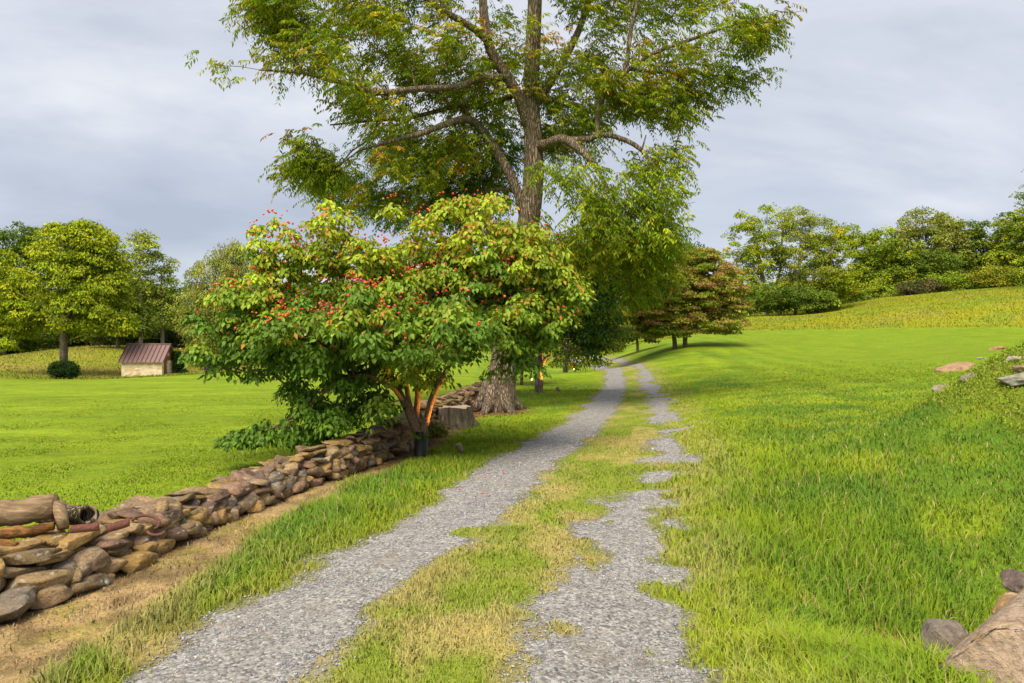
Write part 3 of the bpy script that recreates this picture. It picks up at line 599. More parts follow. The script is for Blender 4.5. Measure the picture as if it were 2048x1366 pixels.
def plate(px, py, d, w_, h_, rot, bend=.02):
    def f(mb):
        V = []; c = P(px, py, d); ux = np.array([math.cos(rot), math.sin(rot) * .4, math.sin(rot) * .5]); uy = np.array([-.1, .25, .9]); uy = nrm(uy); nn_ = nrm(np.cross(ux, uy))
        for t in np.linspace(-.5, .5, 7):
            for s_ in (-.5, .5): 
                for q in (-.006, .006): V.append(c + ux * t * w_ + uy * s_ * h_ + nn_ * (q + bend * (t * t * 4 - .5)))
        Fs = []
        for i in range(6):
            b_ = i * 4; Fs += [(b_, b_ + 2, b_ + 6, b_ + 4), (b_ + 1, b_ + 5, b_ + 7, b_ + 3), (b_, b_ + 4, b_ + 5, b_ + 1), (b_ + 2, b_ + 3, b_ + 7, b_ + 6)]
        Fs += [(0, 1, 3, 2), (24, 26, 27, 25)]; mb.add(V, Fs)
    return f
scrap('rusty_plate', 'rectangular rust brown iron plate lying on the wall top', plate(170, 1056, 4.72, .19, .055, .16, .004))
scrap('rusty_plate', 'purple brown curved iron plate right of the rectangular one', plate(238, 1050, 4.8, .16, .06, .5, .02))
#scrap('rusty_plate', 'thin rusty strip at the left below the bare log', plate(95, 1072, 4.8, .3, .03, -.1, .01))
# splinter of pale wood on the mud patch
mb = MB(); a, b = np.array([2.62, 4.45, h1(2.62, 4.45) + .03]), np.array([2.95, 4.58, h1(2.95, 4.58) + .05])
mb.tube([a, a * .6 + b * .4, b * .85 + a * .15, b], [.002, .010, .014, .011], 6, True, .3); me = mb.mesh('wood_splinter', simple('pale_wood', (.62, .45, .26), .8, sc=60), False)
tag(link('wood_splinter', me), 'pale yellow wood splinter lying on the bare red soil patch', 'wood')

# ------------------------------------------------------------------ tree machinery
def leaves_mesh(name, c, ax, nr, Lf, Wf, col, m, oval=False, droopy=.0):
    """c base points, ax leaf axes, nr leaf normals"""
    n = len(c); ax = nrm(ax); sd = nrm(np.cross(ax, nr)); nn = np.cross(sd, ax); Lf = Lf[:, None]; Wf = Wf[:, None]
    if oval:
        V = np.stack([c, c + ax * Lf * .32 + sd * Wf * .5 + nn * Wf * .12, c + ax * Lf * .68 + sd * Wf * .34 + nn * Wf * .06 - nn * Lf * .06, c + ax * Lf - nn * Lf * .18, c + ax * Lf * .68 - sd * Wf * .34 + nn * Wf * .06 - nn * Lf * .06, c + ax * Lf * .32 - sd * Wf * .5 + nn * Wf * .12], 1)
        base = np.array([[0, 1, 2], [0, 2, 3], [0, 3, 4], [0, 4, 5]]); k = 6
    else:
        V = np.stack([c, c + ax * Lf * .5 + sd * Wf * .5, c + ax * Lf, c + ax * Lf * .5 - sd * Wf * .5], 1)
        V[:, 2] -= nn * Lf * .12
        base = np.array([[0, 1, 2], [0, 2, 3]]); k = 4
    Ff = base[None] + (np.arange(n) * k)[:, None, None]
    return npmesh(name, V, Ff, 3, np.repeat(col, k, 0), m)
def samp_lobes(lobes, n, shell=.55):
    """lobes: (centre, radii, weight)"""
    W = np.array([l[2] for l in lobes]); W = W / W.sum(); pick = rng.choice(len(lobes), n, p=W)
    c = np.array([l[0] for l in lobes])[pick]; r = np.array([l[1] for l in lobes])[pick]
    d = nrm(rng.normal(0, 1, (n, 3))); rad = rng.random((n, 1)) ** (1 / 3 * shell)
    return c + d * r * rad, d
def LB(px, py, d, rx, ry, dz=None, off=0, w_=None):
    dd = d + off; s = dd / F; rz = (dz if dz is not None else (rx + ry) / 2 * s)
    return (P(px, py, dd), np.array([rx * s, rz, ry * s]), w_ if w_ else (rx * ry + 150.))
def grow(trunks, targets, rtip=.006, expo=.45, step=.5, wob=.06, sag=.12, up=.35):
    """trunks: list of (pts, radii); branches reach every target from the nearest wood. -> list of (pts, radii) tubes"""
    nodes = []; par = []; fixed = []
    for pts, rad in trunks:
        p = smooth_line(np.column_stack([pts, rad]), step)
        st = len(nodes)
        if nodes and st:
            dd = np.linalg.norm(np.array(nodes) - p[0, :3], axis=1); pr = int(dd.argmin())
        else: pr = -1
        for q in p:
            nodes.append(q[:3]); par.append(pr); fixed.append(q[3]); pr = len(nodes) - 1
    n0 = len(nodes); root = np.array(nodes[0]); tg = targets
    cap_ = n0 + len(tg) * 9 + 10; NA = np.zeros((cap_, 3)); NA[:n0] = nodes; nn = n0
    FA = np.array(fixed + [0] * (cap_ - n0)); par = par + [0] * (cap_ - n0)
    top = NA[:n0]
    dmin = np.array([np.linalg.norm(top - t, axis=1).min() for t in tg]); order = np.argsort(dmin)
    paths = []
    for ti in order:
        t = tg[ti]; d = t - NA[:nn]; dist = np.linalg.norm(d, axis=1)
        cost = dist + up * np.maximum(0, -d[:, 2]) * 1.2 + .15 * np.maximum(0, .0)
        # avoid starting from the lowest trunk
        cost = cost + np.where((np.arange(nn) < n0) & (NA[:nn, 2] < root[2] + .12 * (tg[:, 2].max() - root[2])), 3, 0)
        i = int(cost.argmin()); a = NA[i].copy(); ln = dist[i]
        if ln < 1e-3: continue
        k = int(min(8, max(2, ln / step)))
        tt = np.linspace(0, 1, k + 1)[1:, None]; mid = rng.normal(0, wob, 3) * ln
        pp = a + (t - a) * tt + mid * np.sin(tt * math.pi) + np.array([0, 0, sag * ln]) * np.sin(tt * math.pi)
        pr = i; ids = [i]
        for q in pp:
            NA[nn] = q; par[nn] = pr; pr = nn; ids.append(nn); nn += 1
            if nn >= cap_: break
        paths.append(ids)
        if nn >= cap_ - 10: break
    cnt = np.zeros(nn)
    for ids in paths: cnt[ids[-1]] += 1
    for i in range(nn - 1, 0, -1):
        if par[i] >= 0 and i >= n0: cnt[par[i]] += cnt[i]
    tubes = []
    for ids in paths:
        rd = rtip * np.maximum(cnt[ids], 1) ** expo
        rd[0] = min(rd[0], rd[1] * 1.25, FA[ids[0]] * .8 if FA[ids[0]] > 0 else 9)
        if FA[ids[0]] > 0: rd = np.minimum(rd, FA[ids[0]] * .75)
        tubes.append((NA[ids], rd))
    return tubes, [ (smooth_line(np.column_stack([p, r_]), step * .6)) for p, r_ in trunks ]
def wood_mesh(trunks, tubes, m, root, sides=(14, 5), flare=None, na=.05):
    mb = MB()
    for q in trunks: mb.tube(q[:, :3] - root, q[:, 3], sides[0], True, na)
    for p, r_ in tubes: mb.tube(p - root, r_, sides[1], False)
    return mb.mesh('trunk', m)
def vary(col, n, v=.25, hue=.1):
    return np.asarray(col) * (1 + v * (rng.random((n, 1)) - .5) * 2) * (1 + hue * (rng.random((n, 3)) - .5))
def crown_leaves(cl, R0, m, Lf, Wf, cols, flat=.6, droop=.3, up=.6, shell=.6, name='crown', mt=None, oval=False, root=np.zeros(3), cvar=.22, cen=None):
    """m leaves round each clump centre; cols: list of (colour, weight) chosen per clump"""
    nC_ = len(cl); Rr = R0 * rng.uniform(.65, 1.3, nC_)
    ci = np.repeat(np.arange(nC_), m); n = len(ci); d = nrm(rng.normal(0, 1, (n, 3))); d[:, 2] = np.abs(d[:, 2]) * np.where(rng.random(n) < .25, -.6, 1)
    rad = rng.random((n, 1)) ** (shell * .5)
    off = d * rad * Rr[ci][:, None]; off[:, 2] *= flat
    # clumps droop at their rim
    off[:, 2] -= (off[:, 0] ** 2 + off[:, 1] ** 2) / np.maximum(Rr[ci], .01) * droop * .8
    p = cl[ci] + off
    ax = nrm(d * [1, 1, .4] + rng.normal(0, .45, (n, 3)) + np.array([0, 0, -droop * 1.6])); nr = nrm(np.array([0, 0, up]) + rng.normal(0, .5, (n, 3)) + d * .4)
    W = np.array([c[1] for c in cols], float); W /= W.sum(); pc = rng.choice(len(cols), nC_, p=W); C = np.array([c[0] for c in cols])[pc]
    C = C * (1 + .18 * rng.normal(0, 1, (nC_, 1)).clip(-1.5, 1.5)); cc = C[ci] * (1 + cvar * (rng.random((n, 1)) - .5) * 2) * (1 + .16 * (rng.random((n, 3)) - .5))
    return leaves_mesh(name, p - root, ax, nr, Lf * rng.uniform(.7, 1.25, n), Wf * rng.uniform(.7, 1.25, n), cc.clip(.003, .9), mt or M_LEAF, oval)
def tree(name, base, trunks, lobes, ncl, nleaf, R0, Lf, Wf, cols, label, cat='tree', group=None, bark=None, flat=.6, droop=.3, rtip=.012, step=.8, shell=.5, sides=(8, 4), up=.35, leafm=None, oval=False, sag=.12, expo=.45, own=0, gap=.14):
    base = np.asarray(base, float); cl, _ = samp_lobes(lobes, ncl, shell)
    q_ = 2.4 * R0; kk = vnoise(cl[:, 0] / q_ + 50, cl[:, 2] / q_ + 9, 71) * .7 + .3 * vnoise(cl[:, 1] / q_ + 20, cl[:, 2] / q_, 72); cl = cl[kk > gap]
    g_ = H(cl[:, 0], cl[:, 1]); cl[:, 2] = np.maximum(cl[:, 2], g_ + R0 * .5)
    trunks = [(np.array([q[:3] for q in t], float), np.array([q[3] for q in t], float)) for t in trunks]
    tubes, tr = grow(trunks, cl, rtip, expo, step, sag=sag, up=up)
    root = empty(name, base, label, cat, group)
    link('trunk', wood_mesh(tr, tubes, bark or M_BARKF, base, sides), root)
    link('crown', crown_leaves(cl, R0, nleaf, Lf, Wf, cols, flat, droop, mt=leafm, oval=oval, root=base), root)
    return root
def trunkpx(pts, d, off=0):
    """(px,py,halfwidth px) list -> xyz r"""
    return [(*P(x, y, d + (o[0] if o else 0)), w_ * d / F) for (x, y, w_, *o) in pts]
exec_big = True
# ------------------------------------------------------------------ the kousa dogwood in front
D = 10.0
DG = [LB(940, 450, D, 115, 52), LB(870, 500, D, 70, 60), LB(1000, 560, D, 120, 70), LB(1010, 500, D, 105, 70), LB(1090, 555, D, 72, 50), LB(790, 560, D, 130, 65), LB(900, 600, D, 190, 100), LB(1010, 650, D, 95, 55), LB(660, 442, D, 38, 34, .4), LB(700, 500, D, 70, 42), LB(640, 520, D, 60, 40), LB(770, 500, D, 60, 40), LB(560, 492, D, 62, 46), LB(520, 560, D, 85, 55),
      LB(600, 590, D, 110, 55), LB(545, 665, D, 115, 45), LB(420, 690, D, 42, 34, .5), LB(505, 715, D, 75, 36), LB(650, 700, D, 130, 60), LB(760, 680, D, 110, 80), LB(860, 720, D, 120, 48), LB(980, 710, D, 60, 30), LB(690, 775, D, 90, 48), LB(620, 845, D, 48, 48, .5), LB(565, 770, D, 40, 22, .5), LB(798, 430, D, 14, 26, .3),
      LB(545, 858, D, 60, 14, .3, -.4), LB(490, 870, D, 40, 8, .25, -.4), LB(700, 800, D, 75, 55, .7, -.4), LB(625, 850, D, 45, 46, .5, -.4), LB(440, 640, D, 50, 40, .5), LB(480, 600, D, 45, 40, .5), LB(500, 650, D, 60, 55), LB(600, 680, D, 120, 60, None, -.6), LB(1000, 420, D, 70, 30), LB(1060, 470, D, 40, 40), LB(760, 600, D, 150, 90, None, 1.0), LB(900, 560, D, 170, 80, None, 1.2), LB(820, 640, D, 180, 80, None, -1.2), LB(640, 640, D, 120, 60, None, -.9)]
dgt = [[(842, 926, 13), (841, 895, 12.5), (840, 872, 12), (826, 845, 8.5), (806, 800, 7.5), (780, 750, 6, .1), (735, 700, 5, -.1), (670, 650, 4), (600, 610, 3)],
       [(842, 885, 9, -.02), (850, 850, 7, -.04), (862, 805, 6, -.05), (876, 772, 5, -.1), (905, 720, 4.5, -.2), (960, 640, 4, -.2), (1030, 570, 3)],
       [(840, 870, 8, .05), (832, 835, 6.5, .1), (836, 790, 6, .15), (830, 730, 5, .1), (850, 640, 4), (880, 520, 3), (920, 450, 2)],
       [(838, 858, 6, .02), (822, 820, 5.5, .0), (814, 780, 5, .05), (800, 700, 4.5, .2), (780, 600, 3.5, .2), (700, 490, 2.5, .1)],
       [(858, 812, 5, -.05), (868, 780, 4.5, .1), (895, 738, 4, .4), (930, 690, 3.5, .7), (980, 620, 2.5, .8)],
       [(812, 815, 5, -.05), (790, 780, 4.2, -.2), (740, 752, 3.6, -.35), (680, 760, 3, -.4), (620, 810, 2.2, -.4), (540, 858, 1.4, -.4), (475, 874, .8, -.4)]]
base = np.array([P(842, 915, D)[0], D, h1(P(842, 915, D)[0], D)])
trunks = [(np.array([q[:3] for q in trunkpx(t, D)]), np.array([q[3] for q in trunkpx(t, D)])) for t in dgt]
trunks[0][0][0][2] = base[2] - .05
DG += [LB(1085, 640, D, 66, 55), LB(1035, 705, D, 60, 34), LB(1110, 590, D, 55, 38), LB(960, 640, D, 120, 60, None, -.8)]
cl, _ = samp_lobes(DG, 900, .6)
kk = vnoise(cl[:, 0] * 2.1 + 3, cl[:, 2] * 3.2 + 8, 73); cl = cl[kk > .16]; cl[:, 2] = np.maximum(cl[:, 2], base[2] + .35)
cl = np.concatenate([cl, samp_lobes([LB(455 + 0, 878, D, 14, 5, .1, -.4, 1), LB(490, 870, D, 25, 8, .2, -.4, 2), LB(535, 862, D, 30, 10, .2, -.4, 2)], 12, .5)[0]])
tubes, tr = grow(trunks, cl, .0045, .42, .25, sag=.10, up=.5)
root = empty('kousa_dogwood', base, 'wide dogwood tree covered in red berries in front of the stone wall', 'tree')
link('trunk', wood_mesh(tr, tubes, M_BARKD, base, (14, 5), na=.03), root)
Rr = rng.uniform(.15, .30, len(cl)); mL = 82; ci = np.repeat(np.arange(len(cl)), mL); n = len(ci)
d = nrm(rng.normal(0, 1, (n, 3))); d[:, 2] = np.abs(d[:, 2]) * np.where(rng.random(n) < .2, -.5, 1); off = d * (rng.random((n, 1)) ** .35) * Rr[ci][:, None]; off[:, 2] *= .42; off[:, 2] -= (off[:, 0] ** 2 + off[:, 1] ** 2) / Rr[ci] * .6
p = cl[ci] + off; ax = nrm(d * [1, 1, .2] * .8 + rng.normal(0, .35, (n, 3)) + [0, 0, -.75]); nr = nrm(np.array([0, -.1, .8]) + d * .9 + rng.normal(0, .35, (n, 3)))
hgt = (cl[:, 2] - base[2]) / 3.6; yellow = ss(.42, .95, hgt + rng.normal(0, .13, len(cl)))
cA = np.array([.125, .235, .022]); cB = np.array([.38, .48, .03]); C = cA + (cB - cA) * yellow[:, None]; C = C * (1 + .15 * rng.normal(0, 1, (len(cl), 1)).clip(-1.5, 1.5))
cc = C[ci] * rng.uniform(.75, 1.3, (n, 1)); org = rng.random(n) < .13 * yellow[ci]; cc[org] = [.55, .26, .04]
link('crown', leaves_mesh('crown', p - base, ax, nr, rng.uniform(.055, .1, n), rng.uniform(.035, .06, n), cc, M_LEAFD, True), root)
# berries: on the clump tops, most on the upper and left boughs
wgt = ss(.25, .8, hgt) * (.5 + .9 * (cl[:, 0] < -1.2)) + .02; wgt = wgt * (cl[:, 2] > base[2] + 1.0) * (cl[:, 1] < D + .7)
pk = rng.choice(len(cl), 1500, p=wgt / wgt.sum()); dd = nrm(rng.normal(0, 1, (1500, 3))) * [1, 1, .2]; rb = Rr[pk][:, None]
bp = cl[pk] + dd * rb * rng.random((1500, 1)) ** .5; bp[:, 2] += Rr[pk] * .62 - ((bp[:, 0] - cl[pk, 0]) ** 2 + (bp[:, 1] - cl[pk, 1]) ** 2) / Rr[pk] * .45 + .03
m_, nt_, o_ = mat('berry_red'); princ(nt_, o_, mix(nt_, attr(nt_), ramp(nt_, [(.3, (.8, .8, .8)), (.7, (1.2, 1.2, 1.2))], noise(nt_, 60)), 1, 'MULTIPLY'), .45, spec=.5)
M_BERRY = m_
bv, bf = ico(2); o2 = np.argsort(bp[:, 1] - 0.0 * bp[:, 2]); bp = bp[o2]; bc = np.array([(.70, .045, .03), (.80, .13, .03), (.72, .05, .07), (.85, .25, .04)])[rng.choice(4, len(bp), p=[.4, .3, .15, .15])]
bprot = [npmesh('berry', bv * .018, bf, 3, np.tile(c, (len(bv), 1)), M_BERRY, True) for c in ((.70, .045, .03), (.80, .14, .03), (.72, .05, .07))]
for i in range(100): link('berry', bprot[i % 3], root, tuple(bp[i] - base))
q = bp[100:]; V = (bv[None] * rng.uniform(.012, .0175, (len(q), 1, 1)) + (q - base)[:, None]); me = npmesh('berries', V, bf[None] + (np.arange(len(q)) * len(bv))[:, None, None], 3, np.repeat(bc[100:], len(bv), 0), M_BERRY, True)
tag(link('berries', me, root), kind='stuff')

# corrugated pipe guard
mb = MB(); prof = []
for i in range(27): prof += [(.098, i * .0135), (.104, i * .0135 + .003), (.104, i * .0135 + .008), (.098, i * .0135 + .011)]
prof = prof + [(.090, prof[-1][1]), (.088, .0)]
lathe(mb, prof[:1] and [(.1, -.1)] + prof, (0, 0, 0), 32); M_PIPE = simple('black_plastic', (.018, .018, .02), .42, sc=30, amt=.4, spec=.5)
bx_ = P(842, 915, D)[0]; o = link('trunk_guard', mb.mesh('trunk_guard', M_PIPE), None, (bx_, D, h1(bx_, D) + .03)); tag(o, 'black corrugated plastic pipe around the foot of the berry covered dogwood', 'pipe')

# ------------------------------------------------------------------ the big tree
D = 16.7
S = D / F
bt = [[(995, 835, 40), (997, 815, 36), (1000, 780, 31), (1008, 730, 28), (1022, 640, 26), (1040, 540, 24), (1058, 440, 22), (1067, 350, 20.5), (1066, 270, 18), (1062, 200, 17), (1065, 110, 15.5), (1070, 0, 14), (1074, -120, 11), (1082, -260, 7), (1085, -400, 3)],
      [(1048, 430, 11), (1038, 392, 10), (1011, 332, 9.5), (968, 266, 9), (938, 239, 8, -.3), (898, 246, 6.5, -.8), (845, 266, 5, -1.3), (785, 282, 3.5, -1.6), (720, 300, 2, -1.8)],
      [(1060, 262, 12), (1041, 200, 11, -.2), (1011, 149, 10.5, -.4), (981, 100, 10, -.5), (968, 33, 9, -.5), (960, -60, 7, -.5), (930, -180, 4, -.6)],
      [(1011, 154, 7, -.4), (951, 159, 7, -.8), (918, 174, 6, -1.1), (832, 178, 5.5, -1.7), (752, 186, 5, -2.1), (702, 169, 4.5, -2.3), (652, 159, 3.5, -2.4), (606, 146, 2.5, -2.5), (520, 140, 1.5, -2.6)],
      [(1030, 190, 6, .2), (964, 212, 5, .4), (918, 212, 5, .5), (878, 221, 4.5, .4), (818, 236, 4, .3), (752, 241, 3, .2), (660, 250, 1.5, .2)],
      [(981, 88, 8, -.5), (951, 60, 7, -.9), (901, 30, 6, -1.2), (855, 0, 5, -1.4), (790, -50, 4, -1.6), (700, -90, 2.5, -1.8)],
      [(1070, 292, 11), (1095, 288, 10, -.4), (1125, 277, 9, -.8), (1158, 297, 8, -1.1), (1180, 318, 6.5, -1.3), (1200, 350, 4, -1.5), (1230, 400, 2.5, -1.6)],
      [(1125, 278, 7, -.8), (1158, 280, 6, -.9), (1194, 272, 5.5, -1), (1195, 231, 5, -1), (1211, 184, 5, -1), (1250, 138, 4.5, -1), (1262, 60, 4, -1), (1290, -60, 3, -1)],
      [(1194, 271, 5, -1), (1214, 270, 5, -1.1), (1250, 280, 4.5, -1.3), (1283, 300, 4, -1.4), (1306, 330, 3, -1.5), (1328, 357, 1, -1.6)],
      [(1066, 215, 9), (1110, 150, 8, .3), (1158, 60, 7, .4), (1200, -60, 5, .4), (1280, -160, 3, .3)],
      [(1230, 160, 4, -1), (1300, 110, 4, -1.2), (1380, 80, 3, -1.4), (1470, 50, 2, -1.4), (1560, 45, 1.2, -1.4)],
      [(1250, 138, 3, -1), (1330, 145, 3, -.8), (1420, 150, 2.4, -.6), (1500, 165, 1.2, -.6)],
      [(1030, 380, 5, .2), (980, 380, 4, .8), (920, 400, 3.5, .9), (850, 418, 2.5, .7), (800, 425, 1.5, .6)],
      [(1283, 301, 2, -1.4), (1288, 285, 1.5, -1.4), (1292, 270, 1, -1.45)]]
base = np.array([P(995, 822, D)[0], D, h1(P(995, 822, D)[0], D)])
trunks = [(np.array([q[:3] for q in trunkpx(t, D)]), np.array([q[3] for q in trunkpx(t, D)])) for t in bt]
BT = [LB(800, -40, D, 200, 90), LB(1020, -120, D, 260, 120), LB(1280, -60, D, 220, 90), LB(1000, -280, D, 200, 110), LB(1100, 70, D, 150, 90), LB(820, 70, D, 150, 75, None, -1), LB(620, 120, D, 95, 60, 1.0, -2.2), LB(500, 140, D, 58, 24, .7, -2.5), LB(555, 20, D, 55, 45, .7, -2), LB(520, 55, D, 40, 45, .6, -2), LB(700, 200, D, 110, 55, 1.2, -1.8),
      LB(640, 315, D, 45, 42, .6, -1.6), LB(725, 320, D, 85, 50, 1, -1.2), LB(610, 255, D, 35, 30, .5, -1.7), LB(850, 290, D, 110, 75), LB(900, 160, D, 130, 80, None, 0), LB(980, 260, D, 80, 90, None, 1.8), LB(900, 340, D, 120, 75, None, 2.5), LB(790, 400, D, 100, 45, .9, .8), LB(930, 400, D, 90, 50, None, 2), LB(1160, 190, D, 120, 85), LB(1290, 140, D, 110, 70, None, -.6),
      LB(1400, 80, D, 110, 55, 1.2, -1.2), LB(1510, 50, D, 60, 26, .8, -1.4), LB(1470, 160, D, 62, 20, .7, -.6), LB(1390, 200, D, 20, 30, .4, -.7), LB(1330, 250, D, 40, 46, .7, -1), LB(1250, 215, D, 95, 60, None, -1), LB(1130, 340, D, 60, 40, None, -1.2), LB(1220, 370, D, 75, 60, .9, -1.6), LB(1150, 430, D, 75, 50, .9, -1.4), LB(1290, 400, D, 60, 26, .7, -1.8), LB(1260, 460, D, 75, 45, .9, -1.5), LB(1120, 250, D, 60, 70, None, 1), LB(800, 330, D, 130, 70, None, 2.4), LB(710, 370, D, 90, 46, None, 2.0), LB(860, 400, D, 110, 45, None, 2.4), LB(960, 330, D, 80, 80, None, 2.4), LB(1130, 500, D, 80, 45, .8, -.2), LB(1225, 520, D, 90, 50, .8, -.6), LB(1290, 500, D, 60, 40, .8, -.6), LB(1200, 580, D, 80, 40, .8, .2), LB(760, 100, D, 140, 70), LB(800, 200, D, 120, 60), LB(900, 230, D, 110, 60), LB(680, 60, D, 110, 70, None, -1.5), LB(640, 240, D, 60, 40, .7, -1.7), LB(600, 200, D, 60, 40, .7, -1.9), LB(700, 350, D, 60, 30, .7, -1.2), LB(620, 350, D, 40, 20, .5, -1.6), LB(1350, 290, D, 24, 30, .5, -1.2), LB(1300, 340, D, 50, 24, .5, -1.5), LB(1310, 200, D, 60, 50, .7, -1), LB(500, 60, D, 40, 30, .6, -2), LB(450, 140, D, 24, 12, .4, -2.5), LB(1240, 300, D, 60, 35, .7, -.9), LB(1320, 450, D, 45, 22, .6, -1.6)]
BT = [(a, b, c * (1 + .9 * (c < 4500))) for a, b, c in BT]
cl, _ = samp_lobes(BT, 2500, .75)
# let gaps of sky through: thin out clumps by a noise field
kk = vnoise(cl[:, 0] * .9 + 40, cl[:, 2] * 1.1 + 10, 55) + .3 * vnoise(cl[:, 0] * 2.1, cl[:, 2] * 2.1, 56)
cl = cl[(kk > .55 - .14 * (cl[:, 0] < -4.2) - .1 * ((cl[:, 0] > 3) & (cl[:, 2] > 6.4)) + .02 * ((cl[:, 0] > 1) & (cl[:, 2] < 6.4))) | ((cl[:, 1] > D + 1.3) & (kk > .3))]
# | (cl[:, 1] > D + 1.2)]
cl = cl[np.linalg.norm(cl - base, axis=1) > 3.2]
tubes, tr = grow(trunks, cl, .0055, .42, .45, sag=.06, up=.2)
root = empty('walnut_tree', base, 'tall old tree with a thick leaning trunk and feathery leaves beside the drive', 'tree')
mb = MB()
for q in tr: mb.tube(q[:, :3] - base, q[:, 3], 18 if q[0, 3] > .3 else 9, True, .04)
for a in np.linspace(0, 2 * math.pi, 7, endpoint=False):   # root flare
    a += rng.uniform(-.3, .3); dv = np.array([math.cos(a), math.sin(a), 0]); c0 = np.array([0, 0, 0.])
    mb.tube([c0 + dv * .22 + [0, 0, .75], c0 + dv * .32 + [0, 0, .35], c0 + dv * .5 + [0, 0, .10], c0 + dv * .85 + [0, 0, -.06]], [.13, .16, .13, .05], 9, True, .1)
link('trunk', mb.mesh('trunk', M_BARK), root)
mb = MB()
for p_, r_ in tubes: mb.tube(p_ - base, r_, 5, False)
for i in range(330):      # bare whippy twigs at the crown's rim
    c0 = cl[rng.integers(len(cl))]; a = c0 - base; dv = nrm(np.array([a[0], a[1] * .3, rng.uniform(-.8, .3)]) + rng.normal(0, .4, 3)); ln = rng.uniform(.3, .8)
    mb.tube([a, a + dv * ln * .5 + [0, 0, -.03], a + dv * ln + [0, 0, .04]], [.009, .006, .004], 3, False)
link('branches', mb.mesh('branches', M_BARK), root)
# compound leaves
nC_ = len(cl); ncomp = 9; ci = np.repeat(np.arange(nC_), ncomp); n = len(ci); dirc = nrm(rng.normal(0, 1, (n, 3)) * [1, 1, .45] + nrm((cl - (base + [0, 0, 7])) * [1, .6, .5])[ci] * .6)
st = cl[ci] + rng.normal(0, .20, (n, 3)) * [1, 1, .6]; ln = rng.uniform(.24, .40, n); ns = 6
tt = np.linspace(.15, 1, ns); nl = n * ns * 2
ts = np.tile(tt, n); cI = np.repeat(np.arange(n), ns); pt = st[cI] + dirc[cI] * (ln[cI] * ts)[:, None] + np.array([0, 0, -1.]) * (ln[cI] * ts ** 2 * .45)[:, None]
tan_ = nrm(dirc[cI] + np.array([0, 0, -1.]) * (ts * .9)[:, None]); sdv = nrm(np.cross(tan_, [0, 0, 1.]))
pts = np.concatenate([pt, pt]); axl = np.concatenate([sdv, -sdv]) * .8 + np.concatenate([tan_, tan_]) * .55 + [0, 0, -.45] + rng.normal(0, .15, (nl, 3)); nrl = nrm(np.array([0, 0, 1.]) + rng.normal(0, .45, (nl, 3)))
bc_ = np.array([(.20, .29, .022), (.28, .35, .025), (.39, .41, .03), (.52, .42, .035), (.46, .24, .035)]); pc = rng.choice(5, nC_, p=[.36, .32, .22, .07, .03])
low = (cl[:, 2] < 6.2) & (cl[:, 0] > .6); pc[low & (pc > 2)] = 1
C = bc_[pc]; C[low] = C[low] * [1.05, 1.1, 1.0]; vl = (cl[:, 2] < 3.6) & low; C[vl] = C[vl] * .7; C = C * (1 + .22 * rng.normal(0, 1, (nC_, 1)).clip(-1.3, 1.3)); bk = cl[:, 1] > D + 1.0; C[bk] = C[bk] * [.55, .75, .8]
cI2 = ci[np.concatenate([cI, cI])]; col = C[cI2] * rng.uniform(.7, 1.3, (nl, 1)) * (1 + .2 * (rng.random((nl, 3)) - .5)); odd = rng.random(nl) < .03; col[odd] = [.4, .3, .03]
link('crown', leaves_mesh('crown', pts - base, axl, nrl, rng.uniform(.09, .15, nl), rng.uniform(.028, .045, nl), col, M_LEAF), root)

# stump
sx, sy = P(902, 850, 13.6)[:2]; sz_ = h1(sx, sy); mb = MB(); ns_ = 48; ang = np.linspace(0, 2 * math.pi, ns_, endpoint=False)
ridge = 1 + .10 * np.sin(ang * 9 + 1) + .07 * np.sin(ang * 17) + .05 * rng.normal(0, 1, ns_)
prof = [(.56, -.06), (.47, .03), (.40, .14), (.37, .28), (.355, .40)]
V = []
for r_, z_ in prof: V.append(np.stack([np.cos(ang) * r_ * (1 + (ridge - 1) * (1.4 if z_ < .2 else .9)), np.sin(ang) * r_ * ridge, np.full(ns_, z_) + .02 * np.sin(ang * 3) * (z_ > .3)], 1))
mb.add(np.concatenate(V), [(i * ns_ + j, i * ns_ + (j + 1) % ns_, (i + 1) * ns_ + (j + 1) % ns_, (i + 1) * ns_ + j) for i in range(4) for j in range(ns_)])
root = empty('tree_stump', (sx, sy, sz_), 'grey weathered tree stump between the berry covered dogwood and the big tree', 'stump')
link('bark', mb.mesh('bark', M_STUMP), root)
mb = MB(); top = V[-1]; mb.add(np.concatenate([top, top * [.5, .5, 1] + [0, 0, -.01], [[0, 0, .38]]]), [(j, (j + 1) % ns_, ns_ + (j + 1) % ns_, ns_ + j) for j in range(ns_)] + [(ns_ + j, ns_ + (j + 1) % ns_, 2 * ns_) for j in range(ns_)])
link('cut_top', mb.mesh('cut_top', M_CUT), root)

# ------------------------------------------------------------------ row of trees along the drive behind the big tree
DK = [((.06, .13, .018), 4), ((.10, .18, .02), 3), ((.19, .26, .02), 1.5)]
D2 = 21.5
tree('pear_tree', sumup(*P(1078, 795, D2)[:2]), [trunkpx([(1078, 803, 9), (1078, 770, 8.5), (1077, 735, 8), (1080, 700, 7.5), (1095, 640, 6), (1120, 570, 4), (1150, 500, 2)], D2), trunkpx([(1079, 740, 5), (1090, 718, 3.5, -.2), (1100, 710, 2, -.3)], D2)],
     [LB(1145, 660, D2, 85, 42), LB(1130, 590, D2, 110, 60), LB(1070, 655, D2, 55, 40), LB(1190, 560, D2, 70, 60), LB(1190, 650, D2, 55, 45), LB(1120, 520, D2, 80, 45), LB(1150, 705, D2, 55, 14, .9)], 330, 95, .34, .105, .052, DK, 'dense dark green round tree with one trunk lit orange beside the drive', bark=M_BARKF, flat=.7, droop=.5, rtip=.008, step=.5, leafm=M_LEAFD, sides=(10, 4), group='trees in a row along the drive')
D3 = 27
